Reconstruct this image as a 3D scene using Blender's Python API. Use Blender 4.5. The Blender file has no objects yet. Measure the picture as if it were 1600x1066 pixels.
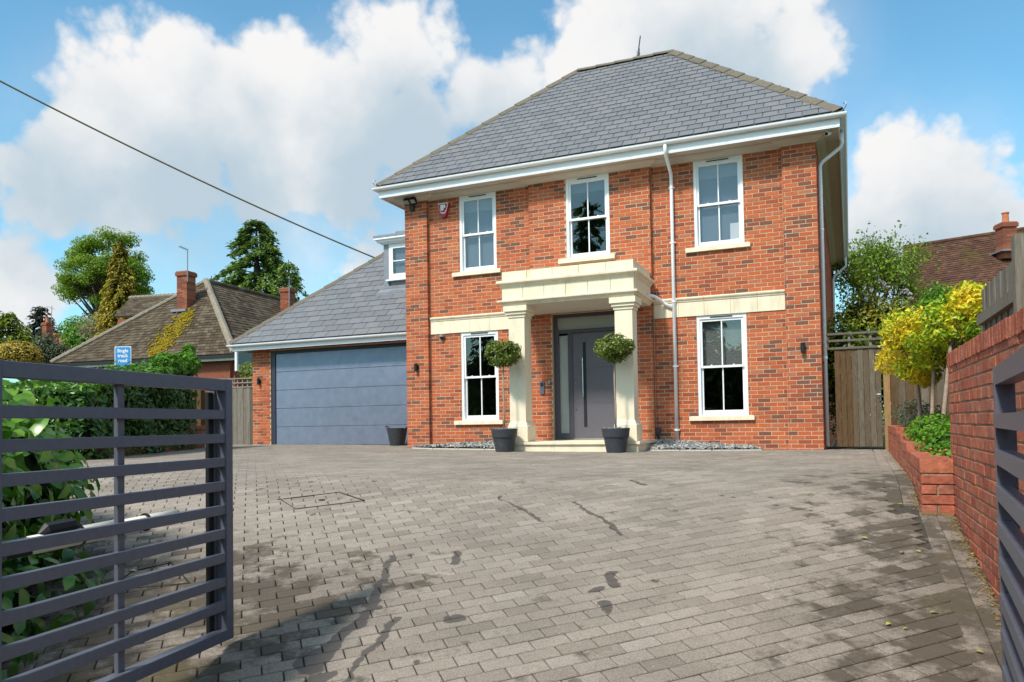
import bpy, math, random
import numpy as np
from mathutils import Matrix, Vector
R = math.radians
random.seed(7); rng = np.random.default_rng(7)
sc = bpy.context.scene
col = sc.collection

# ------------------------------------------------------------------ camera
F_PX, CY = 1188.5065, 629.1548
YAW, PIT, ROL = R(23.264905), R(1.6669457), R(-0.936562)
CAM = np.array([8.6684, -14.3487, 0.4976])
_fw = np.array([-math.sin(YAW)*math.cos(PIT), math.cos(YAW)*math.cos(PIT), math.sin(PIT)])
_rt = np.array([math.cos(YAW), math.sin(YAW), 0.0]); _up = np.cross(_rt, _fw)
_r2 = _rt*math.cos(ROL)+_up*math.sin(ROL); _u2 = -_rt*math.sin(ROL)+_up*math.cos(ROL)
def ray(u, v): return _fw+_r2*(u-800)/F_PX-_u2*(v-CY)/F_PX
def at(u, v, D):
    """point at depth D metres seen at position (u, v) of the 1600 px wide photograph"""
    return Vector(CAM+ray(u, v)*D)
def depth_uv(P):
    d = np.asarray(P, float)-CAM; z = d@_fw
    return 800+F_PX*(d@_r2)/z, CY-F_PX*(d@_u2)/z, z
cam_d = bpy.data.cameras.new('camera'); cam = bpy.data.objects.new('camera', cam_d); col.objects.link(cam)
cam_d.sensor_width = 36; cam_d.lens = F_PX/1600*36; cam_d.shift_y = (CY-533)/1600
cam_d.clip_start = 0.05; cam_d.clip_end = 3000
cam.matrix_world = Matrix(((_r2[0], _u2[0], -_fw[0], CAM[0]), (_r2[1], _u2[1], -_fw[1], CAM[1]), (_r2[2], _u2[2], -_fw[2], CAM[2]), (0, 0, 0, 1)))
sc.camera = cam
# ------------------------------------------------------------------ world, sun, exposure
SUN_AZ, SUN_EL = 17.0, 49.0            # degrees west of the facade normal, elevation
sunv = Vector((-math.sin(R(SUN_AZ))*math.cos(R(SUN_EL)), -math.cos(R(SUN_AZ))*math.cos(R(SUN_EL)), math.sin(R(SUN_EL))))
sc.view_settings.view_transform = 'Standard'; sc.view_settings.look = 'None'
sc.view_settings.gamma = 1.0; sc.view_settings.use_curve_mapping = False
sc.view_settings.exposure = 0.40
SKY_STRENGTH = 0.15
world = bpy.data.worlds.new('World'); sc.world = world; world.use_nodes = True
def build_world():
    nt = world.node_tree; N = nt.nodes; L = nt.links; N.clear()
    out = N.new('ShaderNodeOutputWorld'); bg = N.new('ShaderNodeBackground'); bg.inputs[1].default_value = SKY_STRENGTH
    sky = N.new('ShaderNodeTexSky'); sky.sky_type = 'NISHITA'; sky.sun_disc = False
    sky.sun_elevation = R(SUN_EL); sky.sun_rotation = R(180+SUN_AZ); sky.air_density = 1.0; sky.dust_density = 1.3; sky.ozone_density = 1.6
    tc = N.new('ShaderNodeTexCoord'); D = tc.outputs['Generated']
    def mth(op, a, b=None, c=None):
        n = N.new('ShaderNodeMath'); n.operation = op
        for i, x in enumerate((a, b, c)):
            if x is None: continue
            if isinstance(x, (int, float)): n.inputs[i].default_value = x
            else: L.new(x, n.inputs[i])
        return n.outputs[0]
    def noise(scale, detail, rough, off=0.0):
        mp = N.new('ShaderNodeMapping'); L.new(D, mp.inputs[0]); mp.inputs['Location'].default_value = (off, off*0.7, off*1.3)
        n = N.new('ShaderNodeTexNoise'); n.inputs['Scale'].default_value = scale; n.inputs['Detail'].default_value = detail; n.inputs['Roughness'].default_value = rough
        L.new(mp.outputs[0], n.inputs['Vector']); return n.outputs[0]
    def ss(x, a, b):
        n = N.new('ShaderNodeMapRange'); n.interpolation_type = 'SMOOTHSTEP'; L.new(x, n.inputs[0])
        n.inputs[1].default_value = a; n.inputs[2].default_value = b; return n.outputs[0]
    def blobs(lst):
        res = None
        for (u, v, r) in lst:
            d = ray(u, v); d = d/np.linalg.norm(d)
            n = N.new('ShaderNodeVectorMath'); n.operation = 'DISTANCE'; L.new(D, n.inputs[0]); n.inputs[1].default_value = tuple(d)
            h = mth('SUBTRACT', r/1250.0, n.outputs['Value'])
            res = h if res is None else mth('SMOOTH_MAX', res, h, 0.03)
        return res
    h = blobs([(160, 165, 92), (345, 125, 95), (420, 90, 62), (300, 90, 52), (420, 215, 130), (600, 100, 88), (660, 90, 58), (640, 190, 105), (260, 240, 120), (90, 235, 75), (20, 245, 60), (60, 285, 55), (120, 315, 45), (520, 245, 95), (730, 165, 62), (555, 185, 90), (560, 150, 60), (400, 300, 80), (180, 290, 90),
               (1000, 45, 112), (960, 90, 100), (1120, 30, 95), (1245, 85, 72), (1190, 110, 82), (890, 120, 75), (830, 140, 62), (780, 165, 60), (1300, 95, 40),
               (1470, 285, 62), (1500, 265, 48), (1400, 285, 52), (1365, 280, 42), (1500, 340, 80), (1400, 350, 80), (1580, 345, 60), (1620, 400, 110), (1440, 330, 110), (1380, 370, 90),
               (0, 445, 60), (45, 475, 50), (-40, 460, 80), (550, 415, 26), (640, 200, 60)])
    n1 = noise(9.0, 9.0, 0.6); n2 = noise(26.0, 6.0, 0.6, 4.0)
    def puff(scale, amp, warp):
        wp = N.new('ShaderNodeTexNoise'); wp.inputs['Scale'].default_value = scale*.8; wp.inputs['Detail'].default_value = 4; L.new(D, wp.inputs['Vector'])
        wm = N.new('ShaderNodeVectorMath'); wm.operation = 'MULTIPLY_ADD'; L.new(wp.outputs['Color'], wm.inputs[0]); wm.inputs[1].default_value = (warp, warp, warp); L.new(D, wm.inputs[2])
        v = N.new('ShaderNodeTexVoronoi'); v.feature = 'SMOOTH_F1'; v.inputs['Scale'].default_value = scale; v.inputs['Smoothness'].default_value = 0.25; L.new(wm.outputs[0], v.inputs['Vector'])
        return mth('MULTIPLY', mth('SUBTRACT', 0.42, v.outputs['Distance']), amp)
    h = mth('ADD', h, mth('MULTIPLY', mth('SUBTRACT', n1, 0.5), 0.095)); h = mth('ADD', h, mth('MULTIPLY', mth('SUBTRACT', n2, 0.5), 0.022))
    pf1 = puff(13.0, 0.055, 0.06); pf2 = puff(34.0, 0.022, 0.03); pf3 = puff(75.0, 0.010, 0.015)
    puffs = mth('ADD', mth('ADD', pf1, pf2), pf3); h = mth('ADD', h, puffs)
    h = mth('ADD', h, 0.010)
    mask = ss(h, -0.008, 0.022)
    # thin milky veil under and around the big clouds
    veil = mth('MULTIPLY', ss(blobs([(560, 310, 220), (250, 300, 200), (760, 230, 130), (1400, 330, 150), (1150, 130, 160)]), -0.06, 0.12), ss(noise(5.0, 5.0, 0.6, 9.0), 0.25, 0.75))
    veil = mth('MULTIPLY', veil, 0.78)
    # the same kind of cumulus over the rest of the sky
    outv = N.new('ShaderNodeVectorMath'); outv.operation = 'DOT_PRODUCT'; L.new(D, outv.inputs[0]); outv.inputs[1].default_value = tuple(_fw)
    away = ss(mth('MULTIPLY', outv.outputs['Value'], -1.0), -0.70, -0.45)
    gen = mth('MULTIPLY', ss(noise(2.6, 8.0, 0.58, 21.0), 0.50, 0.60), away)
    mask = mth('MAXIMUM', mth('MAXIMUM', mask, gen), veil)
    shade = mth('ADD', mth('MULTIPLY', noise(6.0, 7.0, 0.55, 2.0), 0.75), mth('MULTIPLY', puffs, 2.0))
    base = ss(blobs([(640, 300, 190), (330, 335, 150), (760, 230, 120), (120, 330, 110), (1120, 175, 130), (1420, 400, 120), (590, 215, 60), (400, 165, 35), (310, 145, 30)]), -0.06, 0.10)
    lit = ss(mth('SUBTRACT', shade, mth('MULTIPLY', base, 0.40)), -0.08, 0.40)
    cmix = N.new('ShaderNodeMixRGB'); L.new(lit, cmix.inputs[0]); cmix.inputs[1].default_value = (2.6, 3.2, 3.65, 1); cmix.inputs[2].default_value = (4.75, 4.7, 4.68, 1)
    tint = N.new('ShaderNodeMixRGB'); tint.blend_type = 'MULTIPLY'; tint.inputs[0].default_value = 1.0; L.new(sky.outputs[0], tint.inputs[1]); tint.inputs[2].default_value = SKY_TINT
    mix = N.new('ShaderNodeMixRGB'); L.new(mask, mix.inputs[0]); L.new(tint.outputs[0], mix.inputs[1]); L.new(cmix.outputs[0], mix.inputs[2])
    L.new(mix.outputs[0], bg.inputs[0]); L.new(bg.outputs[0], out.inputs[0])
SKY_TINT = (0.70, 1.12, 1.10, 1)
build_world()
sun_d = bpy.data.lights.new('sun', 'SUN'); sun_d.energy = 3.3; sun_d.angle = R(7.0); sun_d.color = (1.0, 0.925, 0.83)
sun = bpy.data.objects.new('sun', sun_d); col.objects.link(sun); sun.rotation_euler = sunv.to_track_quat('Z', 'Y').to_euler(); sun.location = (-20, -40, 40)

# ------------------------------------------------------------------ helpers
MATS = {}
def _ramp(N, cols, const=False):
    r = N.new('ShaderNodeValToRGB'); e = r.color_ramp.elements
    if const: r.color_ramp.interpolation = 'CONSTANT'
    n = len(cols)
    while len(e) < n: e.new(0.5)
    for i, c in enumerate(cols):
        e[i].position = (i/n if const else (i/(n-1) if n > 1 else 0)); e[i].color = (*c, 1)
    return r
def pm(name, cols, rough=0.7, nscale=18.0, namt=0.22, bump=0.0, bscale=80.0, metal=0.0, spec=0.4, trans=0.0, stretch=(1, 1, 1), const=False, blot=None, coat=0.0):
    """procedural material: a colour ramp over the piece's own tint, broken up by noise, with fine relief"""
    if name in MATS: return MATS[name]
    m = bpy.data.materials.new(name); m.use_nodes = True; nt = m.node_tree; N = nt.nodes; L = nt.links
    b = N['Principled BSDF']; out = N['Material Output']
    at_ = N.new('ShaderNodeAttribute'); at_.attribute_name = 'bt'
    oi = N.new('ShaderNodeObjectInfo'); sp = N.new('ShaderNodeSeparateColor'); L.new(oi.outputs['Color'], sp.inputs[0])
    ad = N.new('ShaderNodeMath'); ad.operation = 'ADD'; ad.use_clamp = True; L.new(at_.outputs['Fac'], ad.inputs[0]); L.new(sp.outputs[0], ad.inputs[1])
    rp = _ramp(N, cols if len(cols) > 1 else cols*2, const); L.new(ad.outputs[0], rp.inputs[0])
    geo = N.new('ShaderNodeNewGeometry'); mp = N.new('ShaderNodeMapping'); mp.inputs['Scale'].default_value = stretch; L.new(geo.outputs['Position'], mp.inputs[0])
    nz = N.new('ShaderNodeTexNoise'); nz.inputs['Scale'].default_value = nscale; nz.inputs['Detail'].default_value = 6; nz.inputs['Roughness'].default_value = 0.62; L.new(mp.outputs[0], nz.inputs['Vector'])
    mr = N.new('ShaderNodeMapRange'); L.new(nz.outputs[0], mr.inputs[0]); mr.inputs[1].default_value = 0.25; mr.inputs[2].default_value = 0.75; mr.inputs[3].default_value = 1-namt; mr.inputs[4].default_value = 1+namt
    mx = N.new('ShaderNodeMixRGB'); mx.blend_type = 'MULTIPLY'; mx.inputs[0].default_value = 1; L.new(rp.outputs[0], mx.inputs[1]); L.new(mr.outputs[0], mx.inputs[2])
    cur = mx.outputs[0]
    if blot:       # (colour, scale, lo, hi, amount): stains with a shape of their own
        n2 = N.new('ShaderNodeTexNoise'); n2.inputs['Scale'].default_value = blot[1]; n2.inputs['Detail'].default_value = 8; n2.inputs['Roughness'].default_value = 0.65; L.new(mp.outputs[0], n2.inputs['Vector'])
        m2 = N.new('ShaderNodeMapRange'); L.new(n2.outputs[0], m2.inputs[0]); m2.inputs[1].default_value = blot[2]; m2.inputs[2].default_value = blot[3]; m2.inputs[4].default_value = blot[4]
        mm = N.new('ShaderNodeMixRGB'); L.new(m2.outputs[0], mm.inputs[0]); L.new(cur, mm.inputs[1]); mm.inputs[2].default_value = (*blot[0], 1); cur = mm.outputs[0]
    L.new(cur, b.inputs['Base Color']); b.inputs['Roughness'].default_value = rough; b.inputs['Metallic'].default_value = metal; b.inputs['Specular IOR Level'].default_value = spec
    if coat: b.inputs['Coat Weight'].default_value = coat; b.inputs['Coat Roughness'].default_value = 0.2
    if bump:
        nb = N.new('ShaderNodeTexNoise'); nb.inputs['Scale'].default_value = bscale; nb.inputs['Detail'].default_value = 5; L.new(mp.outputs[0], nb.inputs['Vector'])
        bp = N.new('ShaderNodeBump'); bp.inputs['Strength'].default_value = bump; bp.inputs['Distance'].default_value = 0.01; L.new(nb.outputs[0], bp.inputs['Height']); L.new(bp.outputs[0], b.inputs['Normal'])
    if trans:
        tr = N.new('ShaderNodeBsdfTranslucent'); L.new(cur, tr.inputs[0]); ms = N.new('ShaderNodeMixShader'); ms.inputs[0].default_value = trans
        L.new(b.outputs[0], ms.inputs[1]); L.new(tr.outputs[0], ms.inputs[2]); L.new(ms.outputs[0], out.inputs[0])
    m['main_out'] = 1; MATS[name] = m; return m

class MB:
    """collects shapes and builds them as ONE mesh object"""
    def __init__(s): s.v = []; s.f = []; s.t = []
    def add(s, vs, fs, t=0.0):
        o = len(s.v); s.v += [tuple(p) for p in vs]; s.f += [tuple(i+o for i in f) for f in fs]; s.t += [t]*len(fs); return s
    def box(s, x0, x1, y0, y1, z0, z1, t=0.0):
        v = [(x, y, z) for x in (x0, x1) for y in (y0, y1) for z in (z0, z1)]
        return s.add(v, [(0, 1, 3, 2), (4, 6, 7, 5), (0, 4, 5, 1), (2, 3, 7, 6), (0, 2, 6, 4), (1, 5, 7, 3)], t)
    def obox(s, M, a, b, c, t=0.0):
        v = [M @ Vector((x, y, z)) for x in (-a/2, a/2) for y in (-b/2, b/2) for z in (-c/2, c/2)]
        return s.add(v, [(0, 1, 3, 2), (4, 6, 7, 5), (0, 4, 5, 1), (2, 3, 7, 6), (0, 2, 6, 4), (1, 5, 7, 3)], t)
    def beam(s, p, q, w, h, up=(0, 0, 1), t=0.0):
        p = Vector(p); q = Vector(q); d = q-p; X = d.normalized(); Z = Vector(up); Y = Z.cross(X)
        if Y.length < 1e-4: Y = Vector((0, 1, 0))
        Y.normalize(); Z = X.cross(Y); c = (p+q)/2
        M = Matrix(((X[0], Y[0], Z[0], c[0]), (X[1], Y[1], Z[1], c[1]), (X[2], Y[2], Z[2], c[2]), (0, 0, 0, 1)))
        return s.obox(M, d.length, w, h, t)
    def poly(s, pts, t=0.0): return s.add(pts, [tuple(range(len(pts)))], t)
    def slab(s, pts, n, th):
        """polygon extruded by th along -n"""
        n = Vector(n).normalized(); k = len(pts); v = [Vector(p) for p in pts]+[Vector(p)-n*th for p in pts]
        return s.add(v, [tuple(range(k)), tuple(range(2*k-1, k-1, -1))]+[(i, i+k, (i+1) % k+k, (i+1) % k) for i in range(k)])
    def tube(s, pts, r, n=8, cap=True, t=0.0):
        pts = [Vector(p) for p in pts]; rs = r if isinstance(r, (list, tuple)) else [r]*len(pts); vs = []; k = len(pts)
        ref = None
        for i, p in enumerate(pts):
            d = (pts[min(i+1, k-1)]-pts[max(i-1, 0)]).normalized()
            a = d.cross(Vector((0, 0, 1)) if abs(d.z) < 0.9 else Vector((0, 1, 0))).normalized() if ref is None else (ref-d*ref.dot(d)).normalized()
            ref = a; b = d.cross(a)
            vs += [p+(a*math.cos(2*math.pi*j/n)+b*math.sin(2*math.pi*j/n))*rs[i] for j in range(n)]
        fs = [(i*n+j, i*n+(j+1) % n, (i+1)*n+(j+1) % n, (i+1)*n+j) for i in range(k-1) for j in range(n)]
        if cap: fs += [tuple(range(n-1, -1, -1)), tuple(range((k-1)*n, k*n))]
        return s.add(vs, fs, t)
    def lathe(s, prof, c, n=28):
        vs = [(c[0]+r*math.cos(2*math.pi*j/n), c[1]+r*math.sin(2*math.pi*j/n), c[2]+z) for r, z in prof for j in range(n)]
        k = len(prof); return s.add(vs, [(i*n+j, i*n+(j+1) % n, (i+1)*n+(j+1) % n, (i+1)*n+j) for i in range(k-1) for j in range(n)])
    def sweep(s, path, prof, closed_prof=True):
        """profile of (outward offset, z) along a plan path, mitred; outward is to the right of travel"""
        k = len(path); m = len(prof); vs = []
        for i in range(k):
            d0 = None if i == 0 else (Vector(path[i])-Vector(path[i-1])).normalized(); d1 = None if i == k-1 else (Vector(path[i+1])-Vector(path[i])).normalized()
            n0 = Vector((d0.y, -d0.x)) if d0 else None; n1 = Vector((d1.y, -d1.x)) if d1 else None
            if n0 is None: n = n1
            elif n1 is None: n = n0
            else: n = (n0+n1)/(1+n0.dot(n1))
            vs += [(path[i][0]+n.x*o, path[i][1]+n.y*o, z) for o, z in prof]
        rng_ = range(m) if closed_prof else range(m-1)
        fs = [(i*m+j, i*m+(j+1) % m, (i+1)*m+(j+1) % m, (i+1)*m+j) for i in range(k-1) for j in rng_]
        if closed_prof: fs += [tuple(range(m)), tuple(range((k-1)*m, k*m))]
        return s.add(vs, fs)
    def mesh(s, name):
        me = bpy.data.meshes.new(name); me.from_pydata(s.v, [], s.f)
        a = me.attributes.new('bt', 'FLOAT', 'FACE'); a.data.foreach_set('value', np.array(s.t, np.float32)); me.update(); return me
    def build(s, name, mat, parent=None, smooth=False, **kw):
        me = s.mesh(name); me.materials.append(mat)
        if smooth: me.polygons.foreach_set('use_smooth', [True]*len(me.polygons))
        return link(name, me, parent, **kw)

def _fixn(me):
    import bmesh
    bm = bmesh.new(); bm.from_mesh(me); bmesh.ops.recalc_face_normals(bm, faces=bm.faces); bm.to_mesh(me); bm.free()
def link(name, me, parent=None, label=None, cat=None, group=None, kind=None, color=0.0):
    o = bpy.data.objects.new(name, me); col.objects.link(o); o.color = (color, 0, 0, 1)
    if parent is not None:
        o.parent = parent
        if parent.type == 'EMPTY': o.matrix_parent_inverse = Matrix.Translation(-parent.location)
    tag(o, label, cat, group, kind); return o
def tag(o, label=None, cat=None, group=None, kind=None):
    for k, v in (('label', label), ('category', cat), ('group', group), ('kind', kind)):
        if v: o[k] = v
    return o
def thing(name, loc, label, cat, group=None, kind=None):
    o = bpy.data.objects.new(name, None); col.objects.link(o); o.location = loc; o.empty_display_size = 0.2
    return tag(o, label, cat, group, kind)
_cham = {}
def cham_verts(a, b, c, k):
    """block a x b x c centred, its +Z face chamfered by k"""
    v = [(x*a/2, y*b/2, -c/2) for x, y in ((-1, -1), (1, -1), (1, 1), (-1, 1))]
    v += [(x*a/2, y*b/2, c/2-k) for x, y in ((-1, -1), (1, -1), (1, 1), (-1, 1))]
    v += [(x*(a/2-k), y*(b/2-k), c/2) for x, y in ((-1, -1), (1, -1), (1, 1), (-1, 1))]
    return v
CF = [(3, 2, 1, 0), (0, 1, 5, 4), (1, 2, 6, 5), (2, 3, 7, 6), (3, 0, 4, 7), (4, 5, 9, 8), (5, 6, 10, 9), (6, 7, 11, 10), (7, 4, 8, 11), (8, 9, 10, 11)]
def seen(p):
    u, v, z = depth_uv(p); 
    return (0 if (z > 0.3 and -10 < u < 1610 and -10 < v < 1076) else 1, z if z > 0.3 else 1e3)
def pieces(parent, name, mat, items, nmax=300, k=0.003):
    """items: (M, a, b, c, tint). The nmax that show largest become objects of their own, the rest ONE stuff part."""
    items = sorted(items, key=lambda it: seen(it[0].translation))
    for M, a, b, c, t in items[:nmax]:
        a_, b_, c_ = round(a, 3), round(b, 3), round(c, 3); key = (name, mat.name, a_, b_, c_, k)
        if key not in _cham:
            me = bpy.data.meshes.new(name); me.from_pydata(cham_verts(a_, b_, c_, k), [], CF); me.materials.append(mat); _cham[key] = me
        o = link(name, _cham[key], parent, color=t)
        o.matrix_basis = M
    rest = items[nmax:]
    if rest:
        mb = MB()
        for M, a, b, c, t in rest: mb.add([M @ Vector(p) for p in cham_verts(a, b, c, k)], CF, t)
        mb.build(name+'s_beyond', mat, parent, kind='stuff')
def frame(U, V, W, c): return Matrix(((U[0], V[0], W[0], c[0]), (U[1], V[1], W[1], c[1]), (U[2], V[2], W[2], c[2]), (0, 0, 0, 1)))
def brick_items(O, U, Nn, u0, u1, z0, z1, openings=(), depth=0.1, zc=0.075, bl=0.225, phase=0.0, j=0.0105, ztop=None, zbot=None):
    """stretcher-bond bricks on the plane through O; openings are (u0,u1,z0,z1)"""
    O = Vector(O); U = Vector(U).normalized(); Nn = Vector(Nn).normalized(); Z = Vector((0, 0, 1)); out = []
    r = int(math.floor(z0/zc+1e-6))
    while r*zc < z1-0.02:
        a = r*zc+j/2; b = (r+1)*zc-j/2; ivs = [(u0, u1)]
        for (p, q, s_, t_) in openings:
            if s_ < b-0.012 and t_ > a+0.012:
                nv = []
                for (x, y) in ivs:
                    if q <= x or p >= y: nv.append((x, y)); continue
                    if p > x: nv.append((x, p))
                    if q < y: nv.append((q, y))
                ivs = nv
        off = phase+(bl/2 if r % 2 else 0.0)
        for (x, y) in ivs:
            i = math.floor((x-off)/bl)
            while off+i*bl < y:
                p = max(x, off+i*bl); q = min(y, off+(i+1)*bl); i += 1
                if q-p < 0.035: continue
                um = (p+q)/2
                if zbot and b < zbot(um): continue
                if ztop and a > ztop(um): continue
                pr = random.uniform(-0.0025, 0.0025)
                c = O+U*um+Z*((a+b)/2)-Nn*(depth/2-pr)
                t = random.random()
                out.append((frame(U, Z, Nn, c), q-p-j, b-a, depth, t*0.999))
        r += 1
    return out
def wall_cells(mb, O, U, Nn, u0, u1, z0, z1, openings, front, back):
    """mortar body of a wall, split round its openings; front/back are distances behind the face"""
    us = sorted({u0, u1}|{x for o in openings for x in o[:2] if u0 < x < u1}); zs = sorted({z0, z1}|{x for o in openings for x in o[2:] if z0 < x < z1})
    O = Vector(O); U = Vector(U).normalized(); Nn = Vector(Nn).normalized(); Z = Vector((0, 0, 1))
    for a, b in zip(us, us[1:]):
        for c, d in zip(zs, zs[1:]):
            um, zm = (a+b)/2, (c+d)/2
            if any(o[0] < um < o[1] and o[2] < zm < o[3] for o in openings): continue
            mb.obox(frame(U, Z, Nn, O+U*um+Z*zm-Nn*((front+back)/2)), b-a, d-c, back-front)
# -- leaves
def leaf_arrays(P, A, Nn, Ln, Wd, q=1):
    A = A/np.linalg.norm(A, axis=1, keepdims=True); S = np.cross(A, Nn); S /= np.linalg.norm(S, axis=1, keepdims=True)+1e-9; Nn = np.cross(S, A)
    L = Ln[:, None]; W = Wd[:, None]/2
    if q == 1:
        V = np.stack([P-A*L*.5, P+S*W+Nn*W*.35, P+A*L*.5-Nn*L*.06, P-S*W+Nn*W*.35], 1); F = np.array([[0, 1, 2], [0, 2, 3]])
    else:
        V = np.stack([P-A*L*.5, P-A*L*.22+S*W*.85+Nn*W*.35, P-A*L*.22+Nn*L*.05, P-A*L*.22-S*W*.85+Nn*W*.35,
                      P+A*L*.2+S*W*.9+Nn*W*.3, P+A*L*.2+Nn*L*.04, P+A*L*.2-S*W*.9+Nn*W*.3, P+A*L*.5-Nn*L*.07], 1)
        F = np.array([[0, 1, 2], [0, 2, 3], [1, 4, 5], [1, 5, 2], [2, 5, 6], [2, 6, 3], [4, 7, 5], [5, 7, 6]])
    return V, F
def leaf_mesh(name, P, A, Nn, Ln, Wd, T, mat, q=1):
    V, F = leaf_arrays(P, A, Nn, Ln, Wd, q); n, k = V.shape[:2]
    Fa = (F[None]+(np.arange(n)*k)[:, None, None]).reshape(-1, 3)
    me = bpy.data.meshes.new(name); me.vertices.add(n*k); me.vertices.foreach_set('co', V.reshape(-1).astype(np.float32))
    nf = len(Fa); me.loops.add(nf*3); me.loops.foreach_set('vertex_index', Fa.reshape(-1).astype(np.int32))
    me.polygons.add(nf); me.polygons.foreach_set('loop_start', np.arange(0, nf*3, 3, dtype=np.int32)); me.polygons.foreach_set('loop_total', np.full(nf, 3, np.int32))
    if q > 1: me.polygons.foreach_set('use_smooth', np.ones(nf, bool))
    a = me.attributes.new('bt', 'FLOAT', 'FACE'); a.data.foreach_set('value', np.repeat(T, len(F)).astype(np.float32))
    me.update(); me.validate(); me.materials.append(mat); return me
def unit(n): d = rng.normal(size=(n, 3)); return d/np.linalg.norm(d, axis=1, keepdims=True)
def cloud_pts(blobs, n, shell=0.35):
    """points in the outer shell of a union of ellipsoids (c, rx, ry, rz)"""
    w = np.array([b[1]*b[2]+b[1]*b[3]+b[2]*b[3] for b in blobs]); idx = rng.choice(len(blobs), n, p=w/w.sum())
    C = np.array([tuple(b[0]) for b in blobs])[idx]; Rr = np.array([b[1:4] for b in blobs])[idx]; d = unit(n)
    s = 1-shell*rng.random(n)**1.4
    P = C+d*Rr*s[:, None]; Nn = d/Rr; Nn /= np.linalg.norm(Nn, axis=1, keepdims=True); return P, Nn
def foliage(name, blobs, n, size, mat, parent, shell=0.4, asp=0.5, jit=0.9, q=1, tmid=None, up=0.35, droop=0.0, tvar=0.5, **kw):
    P, Nn = cloud_pts(blobs, n, shell)
    Nl = Nn+unit(n)*jit; Nl[:, 2] += up; A = np.cross(Nl, unit(n)); A[:, 2] -= droop*np.linalg.norm(A, axis=1)
    Ln = size*rng.uniform(0.65, 1.3, n); T = np.clip(rng.random(n)*tvar+(0.5-tvar/2 if tmid is None else tmid(P)), 0, 1)
    return link(name, leaf_mesh(name, P, A, Nl, Ln, Ln*asp, T, mat, q), parent, **kw)
def text_mesh(name, body, size, mat, extr=0.002, bold=0.0, spacing=1.0):
    cu = bpy.data.curves.new(name, 'FONT'); cu.body = body; cu.size = size; cu.align_x = 'CENTER'; cu.align_y = 'CENTER'; cu.extrude = extr; cu.offset = bold; cu.space_line = spacing
    o = bpy.data.objects.new(name, cu); col.objects.link(o); dg = bpy.context.evaluated_depsgraph_get()
    me = bpy.data.meshes.new_from_object(o.evaluated_get(dg)); bpy.data.objects.remove(o); me.materials.clear(); me.materials.append(mat); return me

# ------------------------------------------------------------------ materials
BRICK = [(.48, .115, .046), (.43, .098, .040), (.51, .134, .053), (.37, .085, .037), (.46, .126, .055), (.50, .120, .046), (.32, .080, .040), (.42, .14, .072), (.19, .078, .053), (.49, .124, .050), (.26, .072, .042), (.45, .106, .043)]
m_brick = pm('house_brick', BRICK, 0.85, 55, 0.22, 0.5, 140, spec=0.25, const=True, blot=((.16, .085, .055), 9.0, 0.60, 0.74, 0.55))
m_mortar = pm('buff_mortar', [(.50, .41, .275)], 0.9, 30, 0.2, 0.4, 200, spec=0.2)
m_gbrick = pm('garden_wall_brick', [(.38, .115, .070), (.42, .135, .082), (.33, .095, .058), (.40, .115, .068), (.36, .13, .085), (.44, .145, .08)], 0.9, 22, 0.42, 0.8, 110, spec=0.2, const=True, blot=((.14, .062, .045), 6.0, 0.62, 0.72, 0.75))
m_gmortar = pm('dark_mortar', [(.28, .22, .14)], 0.95, 40, 0.4, 0.5, 160, spec=0.2)
m_stone = pm('cream_cast_stone', [(.80, .70, .53), (.84, .75, .60)], 0.85, 6, 0.07, 0.2, 200, spec=0.25, stretch=(1, 1, .35), blot=((.42, .35, .20), 5.0, 0.50, 0.80, 0.50))
m_white = pm('white_upvc', [(.82, .83, .85)], 0.35, 8, 0.03, spec=0.5)
m_offwhite = pm('off_white_soffit', [(.60, .57, .51)], 0.6, 5, 0.06, spec=0.3)
m_slate = pm('roof_slate', [(.150, .152, .165), (.165, .166, .178), (.140, .142, .156), (.172, .170, .180), (.156, .158, .172)], 0.6, 25, 0.14, 0.25, 120, spec=0.45, const=True)
m_hip = pm('hip_tile_concrete', [(.150, .128, .100), (.165, .14, .108), (.14, .12, .094)], 0.9, 20, 0.25, 0.4, 90, spec=0.2)
m_lead = pm('lead_sheet', [(.23, .245, .28)], 0.55, 6, 0.15, 0.15, 30, metal=0.3)
m_gate = pm('anthracite_gate_paint', [(.105, .107, .138)], 0.42, 30, 0.12, 0.08, 250, spec=0.45, blot=((.10, .10, .11), 60.0, 0.70, 0.74, 0.5))
m_black = pm('black_plastic', [(.012, .012, .013)], 0.5, 20, 0.1)
m_doorp = pm('purple_grey_door_paint', [(.108, .104, .124)], 0.42, 10, 0.05, spec=0.45)
m_doorf = pm('dark_door_frame_paint', [(.062, .060, .078)], 0.45, 10, 0.05, spec=0.45)
m_gdoor = pm('blue_grey_garage_steel', [(.205, .240, .325)], 0.36, 5, 0.13, 0.10, 260, metal=0.35, spec=0.5)
m_gframe = pm('navy_garage_frame', [(.034, .037, .055)], 0.4, 14, 0.08)
m_steel = pm('brushed_steel', [(.62, .63, .65)], 0.25, 20, 0.08, metal=1.0)
m_pot = pm('charcoal_plastic_pot', [(.040, .044, .052)], 0.55, 14, 0.2, 0.15, 60, blot=((.075, .078, .08), 8, .55, .75, .6))
m_chip = pm('slate_chippings', [(.20, .215, .225), (.30, .315, .32), (.15, .16, .175), (.42, .42, .40), (.12, .13, .14), (.50, .46, .36)], 0.75, 30, 0.2, spec=0.3, const=True)
m_edging = pm('pale_stone_edging', [(.55, .53, .48)], 0.85, 20, 0.15, 0.3, 120)
m_soil = pm('soil_and_grass', [(.07, .075, .03)], 0.95, 1.2, 0.5, 0.4, 20)
m_sand = pm('joint_sand', [(.060, .050, .038)], 0.95, 30, 0.4)
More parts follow.
